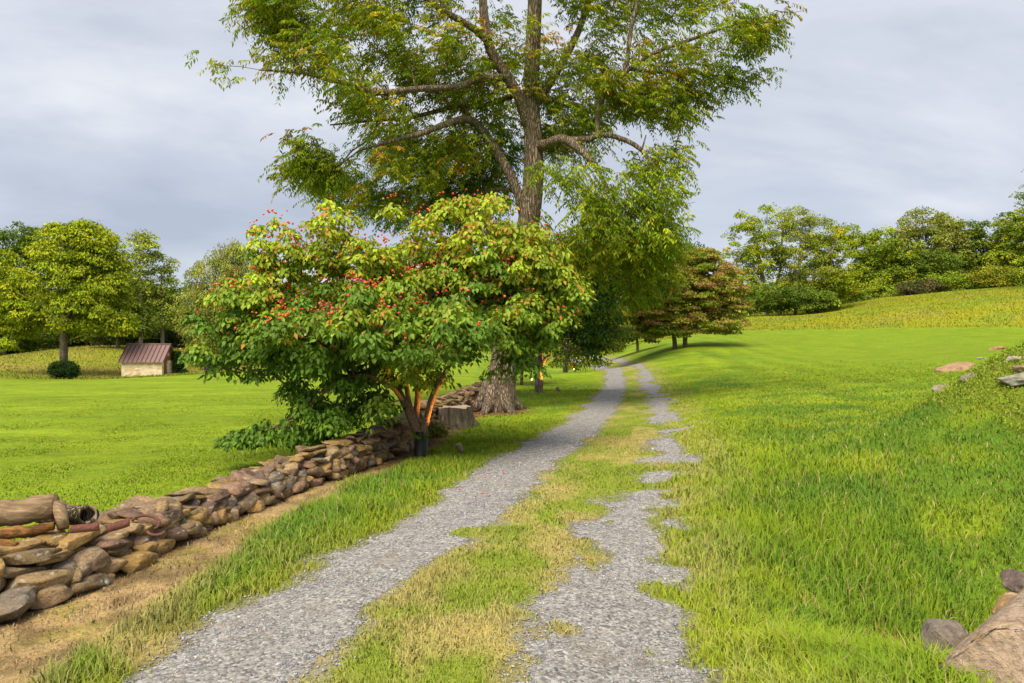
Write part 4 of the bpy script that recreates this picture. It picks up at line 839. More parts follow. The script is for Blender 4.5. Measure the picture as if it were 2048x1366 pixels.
tree('young_tree', sumup(*P(1043, 770, D3)[:2]), [trunkpx([(1043, 774, 3.6), (1044, 740, 3.2), (1040, 700, 3), (1035, 640, 2)], D3)], [LB(1040, 670, D3, 60, 45), LB(1030, 610, D3, 45, 40), LB(1040, 722, D3, 42, 14, .7)], 130, 80, .38, .12, .06, [((.05, .11, .02), 3), ((.10, .12, .02), 1)], 'thin young tree seen between the big trunk and the dark round tree', bark=M_BARKF, rtip=.007, step=.5, group='trees in a row along the drive')
D4 = 36
tree('drive_tree', sumup(*P(1131, 745, D4)[:2]), [trunkpx([(1131, 749, 5), (1131, 720, 4.6), (1140, 660, 4.5), (1180, 590, 4), (1230, 520, 3), (1260, 460, 1.5)], D4)],
     [LB(1250, 550, D4, 90, 60), LB(1200, 500, D4, 95, 50), LB(1300, 560, D4, 60, 50), LB(1210, 640, D4, 60, 60), LB(1290, 500, D4, 60, 32), LB(1160, 590, D4, 70, 60), LB(1330, 500, D4, 38, 20), LB(1150, 715, D4, 60, 16, 1.2), LB(1170, 690, D4, 60, 20, 1.2)], 460, 100, .5, .17, .065, [((.19, .24, .02), 3), ((.28, .30, .022), 3), ((.10, .16, .02), 2)], 'olive green tree behind the dark round tree where the drive bends', bark=M_BARKF, droop=.55, rtip=.010, step=.8, group='trees in a row along the drive')

# red-tinged dogwoods on the right bank
RD = [((.38, .31, .07), 4), ((.27, .34, .04), 5), ((.52, .33, .14), 2), ((.46, .42, .08), 2), ((.55, .15, .12), .06)]
D5 = 40
gg = 'russet dogwoods on the grassy bank'
tree('russet_dogwood', sumup(*P(1362, 697, D5)[:2]), [trunkpx([(1350, 702, 5), (1349, 682, 4.6), (1345, 655, 4), (1335, 600, 3), (1345, 540, 1.5)], D5), trunkpx([(1371, 699, 5), (1370, 680, 4.6), (1375, 650, 4.5), (1390, 590, 3.5), (1402, 520, 1.5)], D5)],
     [LB(1400, 545, D5, 60, 45), LB(1440, 590, D5, 52, 45), LB(1350, 570, D5, 60, 40), LB(1305, 610, D5, 55, 40), LB(1390, 640, D5, 85, 30), LB(1290, 650, D5, 55, 24), LB(1450, 645, D5, 38, 22), LB(1405, 512, D5, 32, 18), LB(1330, 660, D5, 60, 16), LB(1470, 610, D5, 26, 22), LB(1260, 640, D5, 34, 20), LB(1420, 560, D5, 60, 36), LB(1370, 600, D5, 80, 50), LB(1300, 570, D5, 50, 30)], 820, 110, .42, .13, .085, RD, 'wide russet and green dogwood with two dark trunks standing on the right bank', bark=M_BARKF, group=gg, flat=.25, droop=.25, rtip=.009, step=.7)
D6 = 47
tree('russet_dogwood', sumup(*P(1275, 708, D6)[:2]), [trunkpx([(1275, 712, 3), (1275, 690, 2.8), (1272, 660, 2), (1270, 630, 1)], D6)], [LB(1270, 655, D6, 42, 22), LB(1265, 625, D6, 35, 24), LB(1240, 670, D6, 26, 14), LB(1300, 670, D6, 26, 12)], 130, 80, .42, .15, .09, [((.09, .10, .03), 3), ((.15, .11, .04), 2)], 'smaller dark russet dogwood left of the two trunked one near the bend', bark=M_BARKF, group=gg, flat=.3, rtip=.009)
D7 = 66
tree('drive_tree', sumup(*P(1215, 692, D7)[:2]), [trunkpx([(1215, 695, 3.5), (1216, 650, 3), (1215, 600, 2)], D7)], [LB(1215, 620, D7, 60, 50), LB(1300, 600, D7, 60, 60), LB(1330, 540, D7, 50, 40), LB(1160, 640, D7, 50, 40), LB(1225, 668, D7, 50, 18), LB(1370, 515, D7, 50, 24)], 260, 90, .8, .24, .15, [((.06, .12, .02), 3), ((.09, .15, .02), 2)], 'green tree beyond the bend of the drive behind the russet dogwoods', rtip=.015, step=1.5, group='trees in a row along the drive')

# ------------------------------------------------------------------ background trees
def far(name, px, d, basey, lobes, cols, label, ncl=190, nl=90, R0=1.0, Lf=.36, Wf=.21, group=None, bark=None, tw=4, flat=.55, droop=.35, lean=0, shell=.6, rtip=.02, step=1.6, extra=()):
    q = P(px, basey, d); gz = h1(q[0], q[1]); by = 683 + (EYE - gz) * F / d
    top = min(l[1] for l in lobes); cx = np.mean([l[0] for l in lobes])
    if name in ('forest_tree', 'ridge_tree', 'locust_tree', 'weeping_tree'):
        wl_ = max(l[2] for l in lobes) * .95; lobes = list(lobes) + [(px - wl_ * .3, by - 34, wl_, 26, 1.0), (px + wl_ * .4, by - 60, wl_, 30, 1.0)]
    t = [(px, by + 3, tw), (px + (cx - px) * .2, by * .7 + top * .3, tw * .85), (px + (cx - px) * .6, by * .45 + top * .55, tw * .6), (cx, by * .15 + top * .85, tw * .3)]
    tks = [trunkpx(t, d)] + [trunkpx(e_, d) for e_ in extra]
    return tree(name, (q[0], q[1], gz), tks, [LB(l[0], l[1], d, l[2], l[3], None, l[4] if len(l) > 4 else 0) for l in lobes], ncl, nl, R0, Lf, Wf, cols, label, group=group, bark=bark, leafm=M_LEAFF, flat=flat, droop=droop, rtip=rtip, step=step, shell=shell, sides=(7, 4), gap=.3 if name == 'yellow_walnut' else .12)
YG = [((.32, .40, .022), 4), ((.41, .46, .025), 3), ((.23, .30, .02), 2)]
MG = [((.20, .29, .024), 4), ((.29, .37, .028), 3), ((.42, .46, .03), 1.5)]
DKG = [((.12, .195, .024), 4), ((.18, .26, .026), 3), ((.27, .34, .028), 1)]
OL = [((.25, .29, .05), 4), ((.32, .35, .06), 3), ((.40, .41, .09), 1)]
gl_ = 'trees beyond the left lawn'
far('yellow_walnut', 127, 52, 722, [(130, 500, 60, 40), (170, 560, 75, 60), (95, 560, 70, 55), (50, 620, 50, 42), (130, 625, 65, 40), (205, 610, 50, 60), (185, 480, 40, 26), (25, 600, 30, 40), (160, 690, 12, 14), (215, 530, 30, 40), (235, 640, 34, 26), (40, 680, 30, 20), (20, 530, 30, 26), (170, 455, 30, 12), (130, 455, 24, 10)], YG, 'yellow green spreading tree with a bare trunk behind the round bush on the left', 620, 80, .6, .24, .12, gl_, tw=8, droop=.6, rtip=.016, step=1.2,
    extra=([(127, 650, 5), (112, 625, 4.5), (100, 580, 3.5), (90, 520, 2)], [(130, 645, 5), (150, 610, 4.5), (165, 570, 4), (180, 500, 2)]))
far('forest_tree', 45, 88, 700, [(45, 480, 42, 36), (30, 530, 50, 40), (70, 500, 30, 30)], DKG, 'dark green tree rising highest at the far left edge of the woods', 220, 90, .9, .32, .19, gl_)
far('forest_tree', 10, 74, 700, [(0, 570, 55, 50), (30, 620, 50, 50), (-40, 590, 40, 60)], YG, 'yellow green tree at the left edge below the tall dark one', 220, 90, .9, .32, .19, gl_)
far('forest_tree', 175, 82, 700, [(170, 520, 60, 40), (120, 480, 42, 28), (195, 475, 30, 16), (190, 600, 50, 60)], MG, 'green tree rising behind the yellow spreading tree', 240, 90, .9, .32, .19, gl_)
far('poplar_tree', 282, 80, 690, [(285, 490, 24, 26), (275, 540, 30, 40), (265, 600, 40, 50), (290, 470, 12, 12)], [((.34, .42, .05), 3), ((.44, .48, .07), 2)], 'slim light green tree with open top above the small stone shed', 120, 70, .85, .28, .17, gl_, bark=M_BARKP, rtip=.014)
far('poplar_tree', 325, 82, 695, [(325, 520, 18, 24), (318, 570, 26, 40), (325, 620, 30, 45)], [((.30, .39, .05), 3), ((.40, .45, .06), 2)], 'second slim light green tree right of the open topped one', 100, 70, .85, .28, .17, gl_, bark=M_BARKP, rtip=.014)
far('forest_tree', 235, 74, 690, [(240, 570, 50, 50), (215, 610, 50, 45), (260, 640, 50, 34)], [((.15, .2, .022), 3), ((.1, .15, .02), 3)], 'bushy mid green tree left of the shed roof at the wood edge', 190, 80, .85, .28, .17, gl_)
far('forest_tree', 350, 88, 700, [(370, 600, 50, 36), (340, 640, 50, 40), (300, 650, 36, 30)], DKG, 'dark rounded tree in the dip right of the shed where the far hill shows', 220, 90, .9, .32, .19, gl_)
far('weeping_tree', 440, 62, 720, [(460, 520, 36, 34), (430, 560, 48, 48), (400, 620, 45, 50), (460, 610, 60, 70), (420, 665, 50, 36), (490, 560, 50, 60), (478, 500, 24, 18)], OL, 'olive drooping tree behind the left end of the berry covered dogwood', 340, 90, .7, .26, .08, gl_, droop=1.0, flat=.8)
for i, (px, ty, cs, lab) in enumerate([(560, 560, MG, 'mid green tree glimpsed behind the left half of the berry covered dogwood'), (660, 545, OL, 'pale olive tree glimpsed through the gap left of the big trunk'), (770, 570, DKG, 'dark tree behind the middle of the berry covered dogwood'), (880, 580, MG, 'green tree behind the right half of the berry covered dogwood'), (990, 590, DKG, 'dark tree directly behind the foot of the big tree')]):
    far('forest_tree', px, 84, 695, [(px, ty + 30, 50, 40), (px + 25, ty + 70, 50, 45), (px - 25, ty + 80, 50, 40)], cs, lab, 110, 65, 1.0, .34, .2, gl_)
for px, ty, cs, dd, lab in [(150, 600, MG, 92, 'low mid green tree filling the woods behind the yellow tree trunk'), (255, 590, MG, 90, 'round green tree just above the shed ridge at the wood edge'), (310, 610, YG, 92, 'low yellow green tree above the right end of the shed roof'), (60, 600, DKG, 94, 'low dark tree behind the left side of the yellow tree'), (200, 540, MG, 96, 'tall green tree between the yellow tree and the slim open topped one')]:
    far('forest_tree', px, dd, 690, [(px, ty, 46, 40), (px + 16, ty + 45, 46, 36), (px - 22, ty + 40, 46, 36)], cs, lab, 190, 90, .95, .34, .2, gl_)
for px, ty, cs, dd, lab in [(-60, 520, MG, 84, 'green tree just beyond the left edge of the photo'), (-150, 500, DKG, 88, 'dark tree well beyond the left edge of the photo'), (-250, 530, YG, 84, 'yellow green tree beyond the left edge of the photo'), (-360, 500, MG, 88, 'tall green tree far beyond the left edge of the photo'), (-480, 520, DKG, 86, 'last dark tree of the woods to the left')]:
    far('forest_tree', px, dd, 690, [(px, ty, 56, 50), (px + 26, ty + 60, 60, 50), (px - 32, ty + 60, 60, 50)], cs, lab, 190, 80, 1.2, .4, .24, gl_)
gr_ = 'trees along the top of the right slope'
YT = [((.37, .44, .025), 4), ((.25, .35, .022), 3), ((.42, .44, .025), 2), ((.55, .46, .03), .4)]
far('locust_tree', 1535, 84, 632, [(1530, 440, 60, 26), (1490, 475, 42, 30), (1540, 500, 50, 40), (1475, 520, 34, 36), (1500, 560, 44, 30), (1560, 560, 60, 30), (1480, 580, 40, 30), (1520, 520, 50, 30)], YT, 'tall yellow green tree with bare forked trunks behind the russet dogwood', 280, 85, .75, .27, .15, gr_, bark=M_BARKP, tw=3.2, extra=([(1530, 610, 2.5), (1520, 540, 2.3), (1505, 460, 1.5)], [(1545, 610, 2.5), (1560, 540, 2.2), (1565, 450, 1.5)]))
far('locust_tree', 1590, 82, 632, [(1590, 440, 44, 26), (1630, 465, 44, 32), (1600, 510, 50, 40), (1620, 550, 50, 36), (1570, 480, 40, 40)], [((.28, .35, .04), 3), ((.40, .43, .05), 3)], 'thin leaved tree with many bare twigs in the middle of the right clump', 220, 75, .75, .25, .12, gr_, bark=M_BARKP, tw=3, rtip=.022, extra=([(1590, 600, 2), (1600, 530, 2), (1625, 440, 1)], [(1600, 600, 2), (1650, 520, 1.5), (1680, 480, 1)]))
far('locust_tree', 1650, 84, 632, [(1670, 500, 40, 34), (1655, 550, 44, 32), (1690, 465, 30, 18), (1640, 590, 40, 25), (1680, 560, 36, 34), (1640, 500, 36, 40)], YT, 'yellow green tree at the right end of the nearer clump on the slope', 240, 85, .75, .27, .15, gr_, tw=3)
far('shrub', 1560, 79, 632, [(1545, 590, 60, 26), (1600, 600, 60, 24), (1510, 610, 30, 16), (1645, 605, 30, 20)], DKG, 'dark green thicket at the foot of the clump on the right slope', 190, 80, .7, .26, .16, gr_, tw=2)
for px, top, wd_, cs, dd, lab in [(1725, 470, 30, MG, 98, 'green tree just right of the yellow clump'), (1765, 452, 34, MG, 104, 'rounded green tree left of the tall vine covered ones'), (1840, 418, 44, OL, 98, 'tall olive vine covered tree in the middle of the right hand line'), (1800, 470, 40, MG, 95, 'green tree just left of the tall olive vine covered one'), (1890, 428, 30, OL, 100, 'tall tree with a thin open top right of the olive vine covered one'),
                              (1925, 438, 38, DKG, 102, 'rounded dark tree in the right hand line'), (1985, 440, 40, MG, 100, 'broad green tree near the right edge behind the yellow sumac'), (2035, 418, 40, MG, 96, 'tall green tree cut by the right edge of the photo'), (1870, 500, 40, DKG, 94, 'lower dark tree filling the line below the vine covered one'), (2085, 430, 40, MG, 92, 'green tree just outside the right edge'), (2180, 410, 50, MG, 90, 'broad green tree beyond the right edge of the photo'), (2300, 400, 50, DKG, 90, 'dark tree farther beyond the right edge of the photo'), (2420, 390, 55, MG, 90, 'last green tree of the ridge beyond the right edge')]:
    by = 600
    far('ridge_tree', px, dd, by, [(px, top + 28, wd_, 28), (px + 8, top + 72, wd_ * 1.1, 36), (px - 12, top + 105, wd_ * 1.1, 32)], cs, lab, 230, 90, .9, .32, .19, gr_, tw=3)
far('edge_tree', 2120, 70, 580, [(2115, 385, 75, 30), (2130, 330, 60, 40), (2100, 430, 50, 30)], DKG, 'twiggy tree reaching in from beyond the right edge above the line', 160, 60, .7, .22, .12, gr_, tw=5)
for px, py, wd_, ht, cs, dd, lab in [(1990, 552, 48, 20, [((.36, .36, .03), 3), ((.24, .28, .03), 2)], 88, 'yellow sumac bush under the trees at the right'), (1900, 562, 46, 18, MG, 90, 'green sumac bush left of the yellow one'), (1840, 575, 46, 14, [((.15, .13, .05), 3), ((.09, .12, .03), 2)], 90, 'brownish low bramble bush at the wood edge on the right'), (1760, 585, 40, 16, MG, 94, 'low green bush under the trees left of the bramble'), (1700, 592, 30, 18, DKG, 92, 'dark bush filling the gap right of the yellow clump'), (2050, 558, 34, 20, MG, 86, 'green bush cut by the right edge below the tall tree')]:
    far('shrub', px, dd, 600, [(px, py, wd_, ht), (px + 10, py + ht * .7, wd_, ht * .8)], cs, lab, 95, 70, .7, .26, .15, 'bushes along the right wood edge', tw=1.5, rtip=.012)
for px, py, wd_, ht, cs, dd, lab in [(205, 655, 36, 20, [((.17, .2, .10), 3), ((.12, .15, .06), 2)], 82, 'pale grey green shrub at the wood edge left of the shed'), (120, 672, 45, 22, DKG, 82, 'dark shrub behind the yellow tree trunk'), (20, 680, 50, 24, DKG, 76, 'dark shrub at the left edge under the woods'), (285, 665, 34, 18, MG, 86, 'green shrub at the wood edge above the shed roof'), (355, 672, 34, 18, [((.12, .15, .06), 3), ((.08, .11, .04), 2)], 86, 'grey green shrub right of the shed at the wood edge'), (60, 650, 50, 30, DKG, 84, 'dark shrub deep in the woods left of the yellow tree')]:
    far('shrub', px, dd, 690, [(px, py, wd_, ht), (px + 8, py + ht * .6, wd_, ht)], cs, lab, 85, 70, .75, .28, .15, 'bushes along the left wood edge', tw=1.5, rtip=.012)
far('round_bush', 127, 49.5, 757, [(127, 738, 20, 15), (113, 741, 13, 12), (141, 740, 13, 12)], [((.025, .06, .015), 3), ((.045, .09, .02), 2)], 'dark clipped round bush in front of the yellow green tree', 130, 90, .3, .12, .06, None, tw=1.5, rtip=.006, droop=.3, flat=.9)

# ------------------------------------------------------------------ stone shed
ds = 52.0; A_ = P(243, 752, ds); B_ = P(320, 752, ds); sw_ = B_[0] - A_[0]; gz = h1((A_[0] + B_[0]) / 2, ds); s1 = ds / F
rz = 0.10; Lw = sw_ / math.cos(rz) * 1.0; Dw = 2.6; Hw = 31 * s1; Hr = 31 * s1
root = empty('stone_shed', (A_[0], ds, gz), 'small pale stone shed with a brown metal roof across the left lawn', 'shed', rz=rz)
m_, nt_, o_ = mat('rubble_masonry'); v = pos(nt_, 1, 1, 2.2)
vo = nt_.nodes.new('ShaderNodeTexVoronoi'); vo.inputs['Scale'].default_value = 3.4; nt_.links.new(v, vo.inputs['Vector'])
vd = nt_.nodes.new('ShaderNodeTexVoronoi'); vd.inputs['Scale'].default_value = 3.4; vd.feature = 'DISTANCE_TO_EDGE'; nt_.links.new(v, vd.inputs['Vector'])
sx_ = nt_.nodes.new('ShaderNodeSeparateColor'); nt_.links.new(vo.outputs['Color'], sx_.inputs[0])
c = ramp(nt_, [(0, (.60, .40, .20)), (.3, (.80, .62, .36)), (.7, (.90, .76, .50)), (1, (.70, .58, .42))], sx_.outputs[0]); c = mix(nt_, (.74, .63, .46), c, ramp(nt_, [(0, (0, 0, 0)), (.07, (1, 1, 1))], vd.outputs['Distance']))
c = mix(nt_, c, ramp(nt_, [(.3, (.75, .75, .75)), (.7, (1.15, 1.15, 1.15))], noise(nt_, 7)), 1, 'MULTIPLY'); princ(nt_, o_, c, .95, bump(nt_, vd.outputs['Distance'], .6, .05)); M_MAS = m_
M_ROOF = simple('brown_metal_roof', (.23, .135, .125), .45, .1, 3, .08, .4); M_BOARD = simple('red_brown_board', (.24, .085, .03), .7, sc=9, amt=.25)
mb = MB(); T = .28; door0, door1 = .35, 1.05
# four walls, the gable wall (right side, facing +X and turned to us) has a doorway at its near end
mb.box((0, 0, -.3), (Lw, T, Hw)); mb.box((0, Dw - T, -.3), (Lw, Dw, Hw)); mb.box((0, T, -.3), (T, Dw - T, Hw)); mb.box((Lw - T, T, -.3), (Lw, door0, Hw)); mb.box((Lw - T, door1, -.3), (Lw, Dw - T, Hw))
link('wall', mb.mesh('wall', M_MAS, False), root)
mb = MB(); mb.box((Lw - .14, door0 + .003, -.05), (Lw - .06, door1 - .003, Hw)); dob = link('door', mb.mesh('door', M_BOARD, False), root)
mb = MB(); mb.box((Lw - .055, door1 - .16, Hw * .45), (Lw - .03, door1 - .10, Hw * .52)); link('handle', mb.mesh('handle', M_PIPE, False), dob)
def gable(x0, x1, name):
    mb = MB(); e_ = .003; pr = [(0, Hw + e_), (Dw, Hw + e_), (Dw / 2, Hw + Hr - .06)]
    mb.add([(x0, y, z) for y, z in pr] + [(x1, y, z) for y, z in pr], [(0, 2, 1), (3, 4, 5), (0, 1, 4, 3), (1, 2, 5, 4), (2, 0, 3, 5)]); link(name, mb.mesh(name, M_BOARD, False), root)
gable(Lw - .2, Lw - .03, 'gable_board'); gable(.03, .2, 'gable_board')
mb = MB(); mb.box((Lw - .028, Dw / 2 - .2, Hw + .35), (Lw + .0, Dw / 2 + .1, Hw + .6)); link('sign_board', mb.mesh('sign_board', simple('pale_board', (.55, .42, .28), .8), False), root)
mb = MB(); ov = .18; th_ = .06; sl = math.atan2(Hr, Dw / 2); r0 = (-ov, -ov * 1.0, Hw - ov * math.tan(sl)); 
zE = Hw - ov * math.tan(sl) + .03; zR = Hw + Hr + .03
for s_ in (0, 1):
    ya, yb = (-ov, Dw / 2) if s_ == 0 else (Dw + ov, Dw / 2)
    vs_ = [(-ov, ya, zE), (Lw + ov, ya, zE), (Lw + ov, yb, zR), (-ov, yb, zR)]; vs_ += [(x, y, z + th_) for x, y, z in vs_]
    mb.add(vs_, [(0, 1, 2, 3), (4, 7, 6, 5), (0, 4, 5, 1), (1, 5, 6, 2), (2, 6, 7, 3), (3, 7, 4, 0)])
rf = link('roof', mb.mesh('roof', M_ROOF, False), root)
nsm = 10
for i in range(nsm + 1):
    x = -ov + .02 + (Lw + 2 * ov - .06) * i / nsm; mb = MB()
    for ya, yb in ((-ov, Dw / 2), (Dw + ov, Dw / 2)):
        vs_ = [(x, ya, zE + th_ - .01), (x + .045, ya, zE + th_ - .01), (x + .045, yb, zR + th_ - .01), (x, yb, zR + th_ - .01)]; vs_ += [(a, b, z + .075) for a, b, z in vs_]
        mb.add(vs_, [(0, 1, 2, 3), (4, 7, 6, 5), (0, 4, 5, 1), (1, 5, 6, 2), (2, 6, 7, 3), (3, 7, 4, 0)])
    link('seam', mb.mesh('seam', simple('seam_metal', (.09, .05, .045), .5) if i == 0 else bpy.data.materials['seam_metal'], False), rf)
mb = MB(); mb.tube([(-ov, Dw / 2, zR + th_), (Lw + ov, Dw / 2, zR + th_)], .07, 8); link('ridge_cap', mb.mesh('ridge_cap', M_ROOF), rf)
# climbing shrub beside it and vine on the gable
far('climbing_shrub', 362, 54.5, 752, [(358, 730, 5, 15), (364, 744, 8, 6), (352, 712, 4, 8)], [((.04, .08, .018), 3), ((.07, .12, .02), 1)], 'dark climbing shrub growing up the right corner of the stone shed', 80, 80, .28, .12, .08, None, tw=1, rtip=.006)
# grill and benches by the shed
M_BLK = simple('dark_cover', (.03, .03, .035), .7, sc=10)
q = P(427, 743, 54); gz = h1(q[0], 54); root = empty('covered_grill', (q[0], 54, gz), 'dark covered grill standing on the lawn edge right of the shed', 'grill')
mb = MB()
for dx_ in (-.55, .55):
    for dy_ in (-.25, .25): mb.box((dx_ - .04, dy_ - .04, -.05), (dx_ + .04, dy_ + .04, .2))
link('leg', mb.mesh('leg', M_BLK, False), root)
mb = MB(); pr = [(-.3, .15), (-.33, .75), (-.2, 1.02), (.2, 1.02), (.33, .75), (.3, .15)]; xs = (-.62, -.58, .58, .62); V = []
for k_, x in enumerate(xs):
    sc_ = .9 if k_ in (0, 3) else 1; V += [(x, y * sc_, .15 + (z - .15) * sc_) for y, z in pr]
mb.add(V, [tuple(range(6)), tuple(range(18, 24))[::-1]] + [(i * 6 + j, (i + 1) * 6 + j, (i + 1) * 6 + (j + 1) % 6, i * 6 + (j + 1) % 6) for i in range(3) for j in range(6)]); link('cover', mb.mesh('cover', M_BLK, False), root)
q = P(416, 743, 54.5); gz = h1(q[0], 54.5); root = empty('garden_chair', (q[0], 54.5, gz), 'black garden chair left of the covered grill', 'chair', rz=.5)
mb = MB(); mb.box((-.25, -.25, .40), (.25, .25, .45)); link('seat', mb.mesh('seat', M_BLK, False), root)
mb = MB(); mb.box((-.25, .2, .452), (.25, .25, 1.0)); link('backrest', mb.mesh('backrest', M_BLK, False), root)
for dx_ in (-.22, .22):
    for dy_ in (-.22, .22):
        mb = MB(); mb.box((dx_ - .025, dy_ - .025, -.02), (dx_ + .025, dy_ + .025, .398)); link('leg', mb.mesh('leg', M_BLK, False), root)
q0 = P(388, 744, 53); q1 = P(445, 743, 55); mb = MB(); V = []
for t in np.linspace(0, 1, 9):
    c0 = q0 * (1 - t) + q1 * t; w0 = .8 + .1 * math.sin(t * 9)
    for y in (-w0, w0): V.append((c0[0], c0[1] + y, h1(c0[0], c0[1] + y) + .05))
mb.add(V, [(i * 2, i * 2 + 2, i * 2 + 3, i * 2 + 1) for i in range(8)]); tag(link('patio', mb.mesh('patio', simple('flagstone', (.42, .42, .40), .9), False)), kind='structure')

# house glimpsed through the dogwood
dh = 72.0; a = P(538, 700, dh); b = P(650, 700, dh); gz = h1((a[0] + b[0]) / 2, dh); root = empty('house', (a[0], dh, gz), 'pale house with a beige roof glimpsed through the dogwood leaves', 'house')
Lh = b[0] - a[0]; ze = EYE - (646 - 683) * dh / F - gz; zr = EYE - (618 - 683) * dh / F - gz; M_WALLH = simple('cream_siding', (.62, .55, .45), .8, sc=5, amt=.08)
mb = MB(); mb.box((0, 0, -.3), (Lh, 6, ze)); mb.add([(0, 0, ze), (0, 6, ze), (0, 3, zr - .1), (.2, 0, ze), (.2, 6, ze), (.2, 3, zr - .1)], [(0, 2, 1), (3, 4, 5), (0, 3, 5, 2), (1, 2, 5, 4)]); mb.add([(Lh - .2, 0, ze), (Lh - .2, 6, ze), (Lh - .2, 3, zr - .1), (Lh, 0, ze), (Lh, 6, ze), (Lh, 3, zr - .1)], [(0, 2, 1), (3, 4, 5), (0, 3, 5, 2), (1, 2, 5, 4)])
link('wall', mb.mesh('wall', M_WALLH, False), root)
mb = MB()
for ya in (-.4, 6.4):
    vs_ = [(-.4, ya, ze - .1), (Lh + .4, ya, ze - .1), (Lh + .4, 3, zr), (-.4, 3, zr)]; vs_ += [(x, y, z + .12) for x, y, z in vs_]; mb.add(vs_, [(0, 1, 2, 3), (4, 7, 6, 5), (0, 4, 5, 1), (1, 5, 6, 2), (2, 6, 7, 3), (3, 7, 4, 0)])
link('roof', mb.mesh('roof', simple('beige_shingle', (.50, .36, .26), .9, sc=8), False), root)
for i in range(4):
    x = Lh * (i + .5) / 4; mb = MB(); mb.box((x - .5, -.03, .9), (x + .5, -.003, 2.1)); wn = link('window', mb.mesh('window', simple('white_frame', (.75, .75, .72), .5) if i == 0 else bpy.data.materials['white_frame'], False), root)
    mb = MB(); mb.box((x - .42, -.045, .98), (x + .42, -.033, 2.02)); link('pane', mb.mesh('pane', simple('window_glass', (.05, .06, .08), .1) if i == 0 else bpy.data.materials['window_glass'], False), wn)

# ------------------------------------------------------------------ garden spotlights (lit)
M_BRZ = simple('bronze', (.20, .16, .12), .5, .4)
m_, nt_, o_ = mat('lit_lens'); em = nt_.nodes.new('ShaderNodeEmission'); em.inputs[0].default_value = (1, .62, .18, 1); em.inputs[1].default_value = 5; nt_.links.new(em.outputs[0], o_.inputs[0]); M_LENS = m_
def spot(px, py, d, target, power, label, sc=1.0):
    q = P(px, py, d); gz = h1(q[0], q[1]); root = empty('garden_spotlight', (q[0], q[1], gz), label, 'spotlight', 'garden spotlights in the grass')
    t = np.array(target) - np.array([q[0], q[1], gz + .12]); dv = Vector(nrm(t)); rot = dv.to_track_quat('Z', 'Y')
    mb = MB(); lathe(mb, [(.0, -.07), (.022, -.065), (.034, -.04), (.04, .04), (.044, .055), (.036, .055), (.033, .045)], (0, 0, 0), 16); h_ = link('lamp_head', mb.mesh('lamp_head', M_BRZ), root); h_.rotation_mode = 'QUATERNION'; h_.rotation_quaternion = rot; h_.location = (0, 0, .12); h_.scale = (sc,) * 3
    mb = MB(); lathe(mb, [(.0, .047), (.032, .047)], (0, 0, 0), 16); link('lens', mb.mesh('lens', M_LENS), h_)
    mb = MB(); mb.tube([(0, 0, -.08), (0, 0, .07)], [.006, .012], 8); link('stake', mb.mesh('stake', M_BRZ), root)
    ld = bpy.data.lights.new('spot_beam', 'SPOT'); ld.energy = power; ld.color = (1, .40, .05); ld.spot_size = R(60); ld.spot_blend = .6; ld.shadow_soft_size = .03
    lo = bpy.data.objects.new('spot_beam', ld); COL.objects.link(lo); lo.parent = root; lo.rotation_mode = 'QUATERNION'; lo.rotation_quaternion = (-dv).to_track_quat('Z', 'Y'); lo.location = tuple(Vector((0, 0, .12)) + dv * .07)
spot(919, 902, 10.0, P(862, 790, 10.0), 90, 'small bronze spotlight in the grass lighting the berry covered dogwood stems', 1.15)
spot(1116, 793, 21.3, P(1084, 735, 21.4), 170, 'small lit spotlight in the grass right of the dark round tree trunk', 1.3)
spot(1064, 763, 28.3, P(1043, 735, 27), 250, 'small lit spotlight between the big trunk and the dark round tree', 1.3)
spot(1149, 741, 36.5, P(1131, 720, 36), 120, 'farthest lit spotlight in the grass right of the third trunk', 1.5)

# ------------------------------------------------------------------ small plants and litter
def clump_plant(name, base, Rc, n_, Lf, Wf, cols, label, cat='plant'):
    cl_ = np.array(base) + rng.normal(0, 1, (max(4, n_ // 25), 3)) * [Rc * .3, Rc * .3, Rc * .15] + [0, 0, Rc * .5]
    o = link(name, crown_leaves(cl_, Rc * .35, 25, Lf, Wf, cols, root=np.array(base)), None, tuple(base)); tag(o, label, cat); return o
q = P(872, 866, 12.2); clump_plant('weed_clump', sumup(q[0], q[1]), .3, 500, .07, .025, [((.2, .22, .03), 2), ((.12, .16, .02), 1)], 'yellow green weeds growing at the foot of the stump')
q = P(845, 868, 9.95); clump_plant('stem_sprouts', np.array([q[0], q[1] - .05, q[2] - .1]), .14, 120, .06, .03, [((.1, .16, .02), 1)], 'green sprouts at the top of the black pipe around the dogwood')
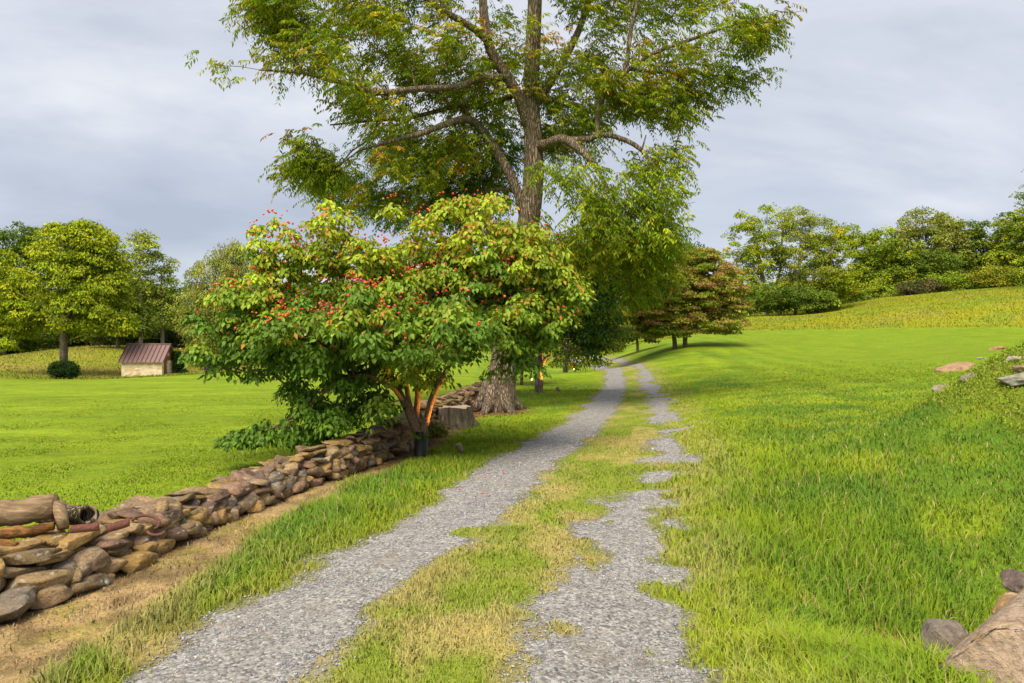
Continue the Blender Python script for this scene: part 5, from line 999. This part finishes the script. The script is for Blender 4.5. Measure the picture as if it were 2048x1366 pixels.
# sedum on the bank
n = 26000; X = rng.uniform(5.2, 8.5, n); Y = rng.uniform(7.0, 11.2, n); c, h, tan, md, mound = zones(X, Y); k = mound > .4; X, Y = sub(k, X, Y); n = len(X)
Z = H(X, Y) + rng.uniform(0, .05, n) + .03 * fbm(X * 4, Y * 4, 99); p = np.stack([X, Y, Z], -1)
me = leaves_mesh('ground_cover', p, rng.normal(0, 1, (n, 3)) + [0, 0, .5], rng.normal(0, .6, (n, 3)) + [0, 0, 1], rng.uniform(.015, .032, n), rng.uniform(.010, .022, n), vary((.25, .36, .03), n, .35, .2), M_GRASS)
tag(link('ground_cover', me), 'low bright green ground cover over the rocky bank on the right', 'ground cover', kind='stuff')
bprot2 = bprot[0]
for i in range(11):
    yy = rng.uniform(7.0, 9.2); xx = np.interp(yy, TL[:, 1], TL[:, 0]) + rng.uniform(-.4, .45); o = link('fallen_berry', bprot2, None, (xx, yy, h1(xx, yy) + .018)); o.scale = (.55,) * 3
    tag(o, 'tiny red fallen berry lying on the grey gravel of the left wheel track', 'berry', 'fallen berries on the gravel')
# leaf litter at the foot of the wall and big tree
n = 1500; X = rng.uniform(-2.6, .7, n); Y = rng.uniform(8.6, 17.5, n); dw, _, sdw = polydist(X, Y, WALL); k = ((sdw > 0) & (dw < .6)) | (np.hypot(X + .4, Y - 16.2) < 1.1); X, Y = sub(k, X, Y); n = len(X)
me = leaves_mesh('leaf_litter', np.stack([X, Y, H(X, Y) + .02], -1), rng.normal(0, 1, (n, 3)) * [1, 1, .2], np.array([0, 0, 1.]) + rng.normal(0, .3, (n, 3)), rng.uniform(.04, .08, n), rng.uniform(.025, .045, n), vary((.24, .12, .05), n, .5, .3), M_LEAF)
tag(link('leaf_litter', me), 'brown dead leaves lying along the foot of the wall and around the big trunk', 'leaves', kind='stuff')
# far wooded hill
xs = np.linspace(-900, -90, 120); V = []
for j, (yy, f_) in enumerate([(560, 0), (640, .55), (760, 1), (900, .8), (1100, .1)]):
    hz_ = 10 + f_ * (62 + 16 * np.sin(xs / 160 + 1) + 10 * (fbm(xs / 60, xs * 0 + j, 7) - .5)); V.append(np.stack([xs, np.full(120, float(yy)), hz_], 1))
V = np.concatenate(V); Fs = [(j * 120 + i, j * 120 + i + 1, (j + 1) * 120 + i + 1, (j + 1) * 120 + i) for j in range(4) for i in range(119)]
m_, nt_, o_ = mat('far_woods'); nz = noise(nt_, .12, 6, .8, pos(nt_)); princ(nt_, o_, ramp(nt_, [(.3, (.04, .07, .045)), (.7, (.10, .14, .08))], nz), 1, bump(nt_, nz, 1, 6))
tag(link('hills', npmesh('hills', V, Fs, 4, None, m_, True)), kind='structure')
